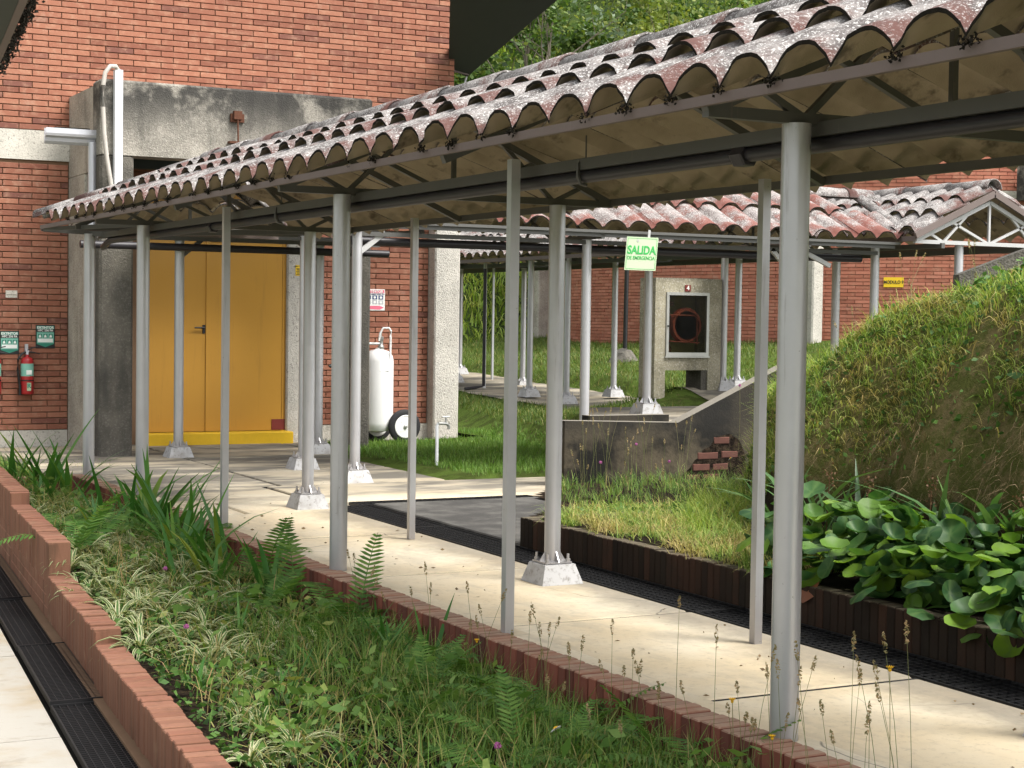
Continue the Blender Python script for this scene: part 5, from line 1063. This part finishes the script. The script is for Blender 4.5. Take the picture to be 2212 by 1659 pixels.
# bergenia with separate leaves
def berg_leaf(rs, cup):
    V, E, F = [], [], []; nr, na = 4, 14; V.append((.0, 0, 0)); E.append(1)
    for r_ in range(1, nr + 1):
        for k in range(na):
            a = 2 * math.pi * k / na; q = r_ / nr; x = .5 + q * .52 * math.cos(a) * (1.0 if math.cos(a) > 0 else .96); y = q * .42 * math.sin(a) * (1 - .14 * math.cos(a + math.pi))
            rim = .03 * math.sin(a * 5 + rs.uniform(0, .5)) * q ** 2; V.append((x, y, cup * (q ** 2) * .22 + rim + .05 * abs(y) - .10 * (x - .5) ** 2)); E.append(1.0 if abs(math.sin(a)) < .12 else (.45 if k % 3 == 0 else 0))
    V[0] = (.5, 0, -.01)
    for k in range(na): F.append((0, 1 + k, 1 + (k + 1) % na, 1 + (k + 1) % na))
    for r_ in range(nr - 1):
        for k in range(na): a = 1 + r_ * na + k; b = 1 + r_ * na + (k + 1) % na; F.append((a, a + na, b + na, b))
    me = bpy.data.meshes.new('leaf'); me.from_pydata(V, [], [tuple(dict.fromkeys(f)) for f in F]); t = me.attributes.new('vein', 'FLOAT', 'POINT'); t.data.foreach_set('value', E); me.polygons.foreach_set('use_smooth', [True] * len(me.polygons)); return me
BG = []
for k in range(4): me = berg_leaf(rs, (.5, .9, -.4, 1.3)[k]); me.materials.append(MT['berg']); BG.append(me)
br_red = berg_leaf(rs, -.2); br_red.materials.append(MT['berg_red'])
BERG = [(2.2, .8), (2.2, 1.05), (2.22, 1.3), (2.2, 1.6), (2.2, 2.0), (2.2, 2.45), (2.21, 2.9)] + [(rs.uniform(2.24, 3.05), .35 + 2.95 * k / 34) for k in range(34)] + [(2.5, 3.2), (2.86, 3.15), (2.36, 2.75), (2.76, 2.87), (2.4, 2.3), (2.85, 2.5), (2.41, 1.9), (2.89, 2.1), (2.5, 1.55), (2.42, 1.2), (2.85, 1.65), (2.9, 3.0), (2.62, 2.25), (2.62, 1.85), (2.38, 3.05), (2.7, 1.25), (2.4, .85), (2.8, .8), (2.5, 2.55), (2.36, 1.55)]
stk = MB().tube([(0, 0, 0), (.06, 0, .05), (.10, 0, .10)], .006, 5).mesh('petiole', MT['iris'])
for i, (x, y) in enumerate(BERG):
    lab = 'broad-leaved green plant spilling over the dark planter wall' if x < 2.6 else 'broad-leaved green plant in the back row beneath the bank'
    lab += ', beside the thin post' if y > 2.5 else (', at the right picture edge' if y < 1.35 else ', halfway along it')
    t = tag(ob('broad_leaf_plant', None, None, (x, y, .06)), lab, 'plant', lab.replace('plant ', 'plants ', 1))
    for k in range(int(rs.integers(9, 14))):
        a = rs.uniform(0, 6.28); s = rs.uniform(.12, .185); hgt = (rs.uniform(.03, .40) * (.75 if x < 2.45 else 1)) if x > 2.23 else rs.uniform(-.06, .2); tilt = rs.uniform(-.9, .5) + (.6 if (x < 2.6 and math.cos(a) < -.2) else 0); rad = rs.uniform(.02, .15)
        o = ob('leaf', BG[int(rs.integers(0, 4))], t, (math.cos(a) * rad, math.sin(a) * rad, hgt)); o.scale = (s, s * rs.uniform(.9, 1.1), s); o.rotation_euler = (rs.uniform(-.35, .35), tilt, a)
    if i == 6:
        o = ob('leaf', br_red, t, (-.04, -.25, .06)); o.scale = (.2, .19, .2); o.rotation_euler = (.3, .9, 3.5); o['label'] = 'reddened leaf hanging over the wall'
ST = []
for k in range(4):
    V, F, E = straps(1, 1.0, .045, (.5, 1.0, 1.4, .3)[k], rs, 8, (.95, 1.3)); az = math.atan2(V[-2][1], V[-2][0]); c, s = math.cos(-az), math.sin(-az)
    V = np.stack([V[:, 0] * c - V[:, 1] * s, V[:, 0] * s + V[:, 1] * c, V[:, 2]], -1); ST.append(fast_mesh('leaf', V, F, MT['strap'], True))
for i, (x, y) in enumerate(((3.0, 3.65), (2.95, 3.2), (3.05, 2.75), (3.0, 2.3), (2.95, 1.9), (3.0, 1.45), (2.9, 3.95))):
    clump('strap_leaf_plant', 'long strap-leaved clump behind the broad leaves', 'plant', 'strap-leaved clumps under the bank', x, y, .14, 18, .85, ST, .05, 1.25, .12)
    if i in (0, 1, 2, 4):
        t = tag(ob('dry_flower_stalk', None, None, (x - .05, y - .1, .1)), 'brown dried flower stalk above the broad leaves', 'plant', 'dried flower stalks'); q = MB().tube([(0, 0, 0), (.01, 0, .25), (.03, .01, .45)], .004, 5); ob('stem', q.mesh('stem', MT['seed_dry']), t)
        P = rs.normal(size=(60, 3)) * np.array([.025, .025, .045]) + np.array([.03, .01, .46]); V, F = leaves(P, .014, 0, 1.3); ob('seed_head', fast_mesh('seed_head', V, F, MT['seed_dry']), t)
# ------------------------------------------------------------------ masses of small growth (nobody could count these)
def stuff(name, VF, mat, label): return tag(part(name, fast_mesh(name, VF[0], VF[1], mat), None, None), label, 'vegetation', None, 'stuff')
def pts_on(h, x, y, dz=0): return np.stack([x, y, h(x, y) + dz], -1)
N = 26000; y = -1.6 + 12.2 * rng.random(N) ** 1.7; x = rng.uniform(0, 1, N) ** .75; x = (-1.80 + .09 * (y - .82)) * (1 - x) + (-.17) * x
dens = np.where(y < 3.6, np.clip((x + 1.25) / .7 + .12, .06, 1), .16); keep = rng.random(N) < dens; x, y = x[keep], y[keep]
P = pts_on(bed_h, x, y, -.01); stuff('planter_grass', blades(P, rng.uniform(.07, .27, len(P)) * np.where(y < 3.4, 1.0, .75), rng.uniform(.0035, .0075, len(P)), rng.uniform(.1, .95, len(P))), MT['grass'], 'mixed green grass filling the front of the planter')
N = 15000; y = rng.uniform(-1.6, 10.6, N); x = rng.uniform(0, 1, N); x = (-1.84 + .09 * (y - .82)) * (1 - x) + (-.17) * x
P = pts_on(bed_h, x, y) + np.stack([0 * x, 0 * x, rng.uniform(0, .07, N) ** 1.0], -1); stuff('planter_herbs', leaves(P, rng.uniform(.012, .032, N), .45, 1.5), MT['herb'], 'small dark green herbs covering the planter soil')
N = 5200; y = rng.uniform(-1.2, 9.5, N); x = rng.uniform(0, 1, N); x = (-1.7 + .09 * (y - .82)) * (1 - x) + (-.18) * x; ok = (fbm(x, y, 3.3, 77) > .05) & ((x > -.95) | (y < 2.2) | (rng.random(N) < .15)); x, y = x[ok], y[ok]
P = pts_on(bed_h, x, y) + np.stack([0 * x, 0 * x, rng.uniform(.03, .24, len(x)) * (.5 + .5 * rng.random(len(x)))], -1); stuff('planter_weeds', leaves(P, rng.uniform(.018, .045, len(P)), .5, 2.1), MT['weed'], 'leafy weeds growing through the planter')
N = 3600; y = rng.uniform(-1.2, 10.2, N); x = rng.uniform(0, 1, N); x = (-1.75 + .09 * (y - .82)) * (1 - x) + (-.18) * x
P = pts_on(bed_h, x, y, -.01); stuff('planter_dry_blades', blades(P, rng.uniform(.08, .3, N), rng.uniform(.003, .007, N), rng.uniform(.3, 1.7, N)), MT['dryblade'], 'yellowed dry blades scattered through the planter')
# bank tufts
def tufts(xs, ys, h, nb, hh, ww, bias=(0, 0), lean=(.3, 1.2), spread=.035):
    n = len(xs); k = nb; X = np.repeat(xs, k) + rng.normal(0, spread, n * k); Y = np.repeat(ys, k) + rng.normal(0, spread, n * k)
    P = pts_on(h, X, Y, -.015); hs = np.repeat(rng.uniform(.6, 1.25, n), k) * rng.uniform(*hh, n * k)
    az = rng.uniform(0, 6.283, n * k); dx = np.cos(az) + bias[0]; dy = np.sin(az) + bias[1]; return blades(P, hs, rng.uniform(*ww, n * k), rng.uniform(*lean, n * k), 3, 1.5, np.arctan2(dy, dx))
n = 6000; ys = rng.uniform(-.6, 7.6, n); xs = np.where(rng.random(n) < .68, rng.uniform(3.30, 4.4, n), rng.uniform(4.4, 6.0, n))
ok = (fbm(xs, ys, 3.4, 55) > -.16 - .2 * rng.random(n)) & (xs > 3.40 + .06 * np.sin(4 * ys)); stuff('bank_grass', tufts(xs[ok], ys[ok], bank_h, 11, (.035, .15), (.004, .009), (-.2, -.15), (.3, 1.8), .045), MT['bank_grass'], 'scruffy green and straw coloured grass covering the bank')
n = 900; ys = rng.uniform(-1, 7.2, n); xs = 3.75 + rng.random(n) * 1.9; stuff('bank_young_grass', tufts(xs, ys, bank_h, 12, (.07, .20), (.004, .007), (-.2, 0), (.2, .9)), MT['bank_bright'], 'bright young grass near the crest of the bank')
n = 110; ys = rng.uniform(.3, 4.3, n); xs = 3.16 + .1 * np.sin(2.1 * ys) + rng.uniform(.0, .12, n); V, F = tufts(xs, ys, lambda a, b: bank_h(a, b) + .10, 9, (.08, .2), (.002, .004), (-1.6, -.2), (.9, 1.5)); 
V[:, 2] -= np.clip(3.14 - V[:, 0], 0, 1) * .9; stuff('hanging_roots', (V, F), MT['roots'], 'dry roots hanging over the bare soil of the bank')
N = 7000; ys = rng.uniform(.2, 7.5, N); xs = rng.uniform(3.2, 5.6, N); P = pts_on(bank_h, xs, ys) + np.stack([0 * xs, 0 * xs, rng.uniform(0, .07, N)], -1); stuff('bank_herbs', leaves(P, rng.uniform(.012, .034, N), .4, 1.7), MT['herb'], 'small herbs between the bank grasses')
n = 520; ys = rng.uniform(2.9, 6.0, n); xs = 2.16 + rng.random(n) * 1.1; V, F = tufts(xs, ys, lambda a, b: np.full_like(a, .045), 16, (.05, .22), (.0035, .007), (-.25, 0), (.3, 1.5)); stuff('planter_edge_grass', (V, F), MT['bank_grass'], 'bright grass growing in the dark-walled planter')
n = 330; ys = rng.uniform(6.1, 9.8, n); xs = 2.4 + rng.random(n) ** .8 * 4.4; ok = xs > 2.45 + .55 * (ys - 6.1); V, F = tufts(xs[ok], ys[ok], lambda a, b: np.maximum(bank_h(a, b), -.16), 15, (.06, .24), (.0035, .006), (0, 0), (.2, 1.1)); stuff('wall_foot_grass', (V, F), MT['grass'], 'tall wild grass at the foot of the dark wall')
n = 240; ys = rng.uniform(4.6, 8.2, n); xs = (ys + 5.06) * .725 - 3.78 + rng.uniform(-.7, .5, n); V, F = tufts(xs, ys, lambda a, b: np.maximum(bank_h(a, b), -.14), 15, (.10, .34), (.0035, .006), (-.3, 0), (.4, 1.2)); stuff('bank_end_grass', (V, F), MT['bank_bright'], 'long grass at the end of the bank beside the dark wall')
N = 2600; ys = rng.uniform(.2, 7.0, N); xs = rng.uniform(3.3, 5.4, N); ok = fbm(xs, ys, 2.6, 31) > .15; P = pts_on(bank_h, xs, ys)[ok] + np.stack([0 * xs[ok], 0 * xs[ok], rng.uniform(.01, .12, ok.sum())], -1); stuff('bank_weeds', leaves(P, rng.uniform(.03, .065, len(P)), .4, 1.9), MT['herb'], 'broad weed leaves in patches on the bank')
# soil patch under that grass
tag(part('wild_soil', sheet('wild_soil', 2.2, 6.9, 6.1, 9.9, .1, lambda x, y: -.135 + .012 * fbm(x, y, 3, 2), MT['soil'], lambda x, y: x > 2.3 + .55 * (y - 6.1) + .1 * np.sin(4 * y)), None, None), None, None, None, 'structure')
# lawns
N = 30000; x = rng.uniform(3.7, 9.0, N); y = rng.uniform(10.95, 17.2, N); ok = (x > 3.85 + np.clip(14.4 - y, 0, 2) * .12) & (x < np.interp(y, [9.9, 13.2, 17.5, 20, 40], [4.95, 6.75, 7.5, 8.2, 10])) & ~((y > 15.7) & (x < 6.7)); x, y = x[ok], y[ok]
P = pts_on(back_h, x, y, -.005); stuff('lawn_grass', blades(P, rng.uniform(.04, .11, len(P)), rng.uniform(.005, .009, len(P)), rng.uniform(.2, 1, len(P)), 2), MT['lawn'], 'bright green lawn around the garden tap')
N = 90000; x = rng.uniform(5.0, 17.5, N); y = rng.uniform(11.5, 34, N); ok = (x > .1 + np.interp(y, [9.9, 13.2, 17.5, 20, 40], [4.95, 6.75, 7.5, 8.2, 10])) & ~((x > 9.15) & (x < 11.9)) & ~((y < 13.4) & (x < 9.3)) & ~((y < 14.6) & (y > 13) & (x > 8.4) & (x < 9.9)); x, y = x[ok], y[ok]
P = pts_on(back_h, x, y, -.005); stuff('rear_lawn_grass', blades(P, rng.uniform(.05, .16, len(P)), rng.uniform(.008, .014, len(P)), rng.uniform(.2, 1.3, len(P)), 2), MT['lawn_dry'], 'grass on the raised lawns beyond the walkways')
N = 5000; x = rng.uniform(-1.2, 1.0, N); y = rng.uniform(11.1, 16.2, N); ok = (x < -.05) | ((y < 14.6) & (y > 13.4) & (rng.random(N) < .35)); x, y = x[ok], y[ok]; P = np.stack([x, y, np.where(x < -.03, -.2, -.175)], -1); stuff('wall_side_grass', blades(P, rng.uniform(.04, .15, len(P)) * np.where(x < 0, 1, .3), rng.uniform(.005, .009, len(P)), rng.uniform(.2, 1, len(P)), 2), MT['grass'], 'grass at the left wall foot beside the portal')
struct('side_soil', MB().box(-3.5, -.03, 11.1, 16.34, -.8, -.19), MT['turf'])
# hillside growth
N = 26000; x = rng.uniform(9, 24, N); y = rng.uniform(29, 46, N); P = pts_on(hill_h, x, y); stuff('slope_grass', blades(P, rng.uniform(.2, .55, N), rng.uniform(.03, .06, N), rng.uniform(.3, 1.1, N), 2), MT['bank_bright'], 'rough grass on the slope behind the rear walkway')
def crown(c, r, n, sz, sq=.8):
    d = rng.normal(size=(n, 3)); d /= np.linalg.norm(d, axis=1)[:, None]; d[:, 2] = np.abs(d[:, 2]) * 1.0 - .15; rad = rng.uniform(.55, 1.03, n) ** .6
    return np.asarray(c) + d * rad[:, None] * np.array([r, r, r * sq])
def bumpy(c, r, n):
    k = 7; sub = crown(c, r * .62, k, 0); return np.concatenate([crown(s, r * rng.uniform(.34, .6), n // k, 0, 1.0) for s in sub])
acc = {'shrub': [], 'shrub_y': [], 'shrub_g': []}
for k in range(330):
    x = rng.uniform(10, 42); yb = np.interp(x, [-30, 8, 14, 20, 40, 90], [34, 34, 33.5, 30, 26, 22]); y = yb + 2.5 + rng.random() ** .8 * 26
    if (x < 17 and y - yb < 6): continue
    z = z_at(hill_h, x, y); r = rng.uniform(.9, 2.2); kind = 'shrub' if rng.random() < .72 else ('shrub_y' if rng.random() < .6 else 'shrub_g')
    acc[kind].append(bumpy((x, y, z + r * .35), r, 620))
labs = {'shrub': 'dense green shrubs covering the hillside', 'shrub_y': 'yellow-green bushes scattered over the hillside', 'shrub_g': 'grey-green bushes scattered over the hillside'}
for k, L in acc.items():
    P = np.concatenate(L); V, F = leaves(P, rng.uniform(.08, .19, len(P)), .3, 1.6); stuff('hillside_' + {'shrub': 'shrubs', 'shrub_y': 'bright_bushes', 'shrub_g': 'grey_bushes'}[k], (V, F), MT[k], labs[k])
# trees standing out of the hillside growth
def tree(x, y, h, lab, leafy, seed, spread=.5, mat='shrub'):
    q = np.random.default_rng(seed); z = z_at(hill_h, x, y) - .2; t = tag(ob('hillside_tree', None, None, (x, y, z)), lab, 'tree', None); wood = MB(); tips = []
    def grow(p, d, l, r, lev):
        pts = [p]; rr = [r]; dd = d.copy()
        for i in range(4):
            dd = (dd + Vector(q.normal(0, .13, 3)) + Vector((0, 0, .05))).normalized(); pts.append(pts[-1] + dd * (l / 4)); rr.append(r * (1 - .14 * (i + 1)))
        wood.tube(pts, rr, 6 if lev < 2 else 4, 0, False)
        if lev >= 3: tips.append(pts[-1]); tips.append(pts[2]); return
        for i in range(int(q.integers(2, 4)) + (1 if lev == 0 else 0)):
            j = int(q.integers(2, 5)); nd = (dd + Vector(q.normal(0, spread, 3)) + Vector((0, 0, .15))).normalized(); grow(pts[j], nd, l * q.uniform(.5, .75), rr[j] * .66, lev + 1)
    for i in range(2 if leafy < 2 else 3): grow(Vector((q.normal(0, .12), q.normal(0, .12), 0)), Vector((q.normal(0, .16), q.normal(0, .16), 1)).normalized(), h * .5, .055 * h / 4, 0)
    ob('trunk', wood.mesh('trunk', MT['bark'] if leafy < 2 else MT['twig']), t)
    if leafy:
        P = np.concatenate([np.array(p)[None] + rng.normal(0, .28, (14, 3)) for p in tips]); V, F = leaves(P, rng.uniform(.07, .15, len(P)), .3, 1.6); ob('crown', fast_mesh('crown', V, F, MT[mat]), t)
tree(19.7, 40.0, 6.6, 'thin pale-barked tree with sparse leaves, just right of the dark overhang', 1, 3, .45)
tree(21.0, 40.4, 6.4, 'forked pale-barked tree right of the dark overhang, second from it', 1, 8, .5, 'shrub_g')
tree(27.0, 38.0, 5.8, 'pale bare tree in the middle of the hillside above the roof', 1, 14, .4)
tree(29.6, 37.0, 5.0, 'tangle of dry grey branches above the tiled roof', 2, 21, .8, 'shrub_g')
tree(30.8, 36.4, 5.2, 'second tangle of dry branches, farther right above the roof', 2, 27, .8, 'shrub_g')
tree(25.0, 41.0, 5.4, 'leafy yellow-green tree high on the hillside', 1, 33, .6, 'shrub_y')

# litter on the walkway
N = 130; x = rng.uniform(.15, 1.65, N); y = rng.uniform(-.6, 9.5, N); P = np.stack([x, y, np.full(N, G0 + .008)], -1); V, F = leaves(P, rng.uniform(.008, .022, N), .97, 1.8); stuff('leaf_litter', (V, F), MT['roots'], 'tiny dry leaves and bits scattered on the walkway')
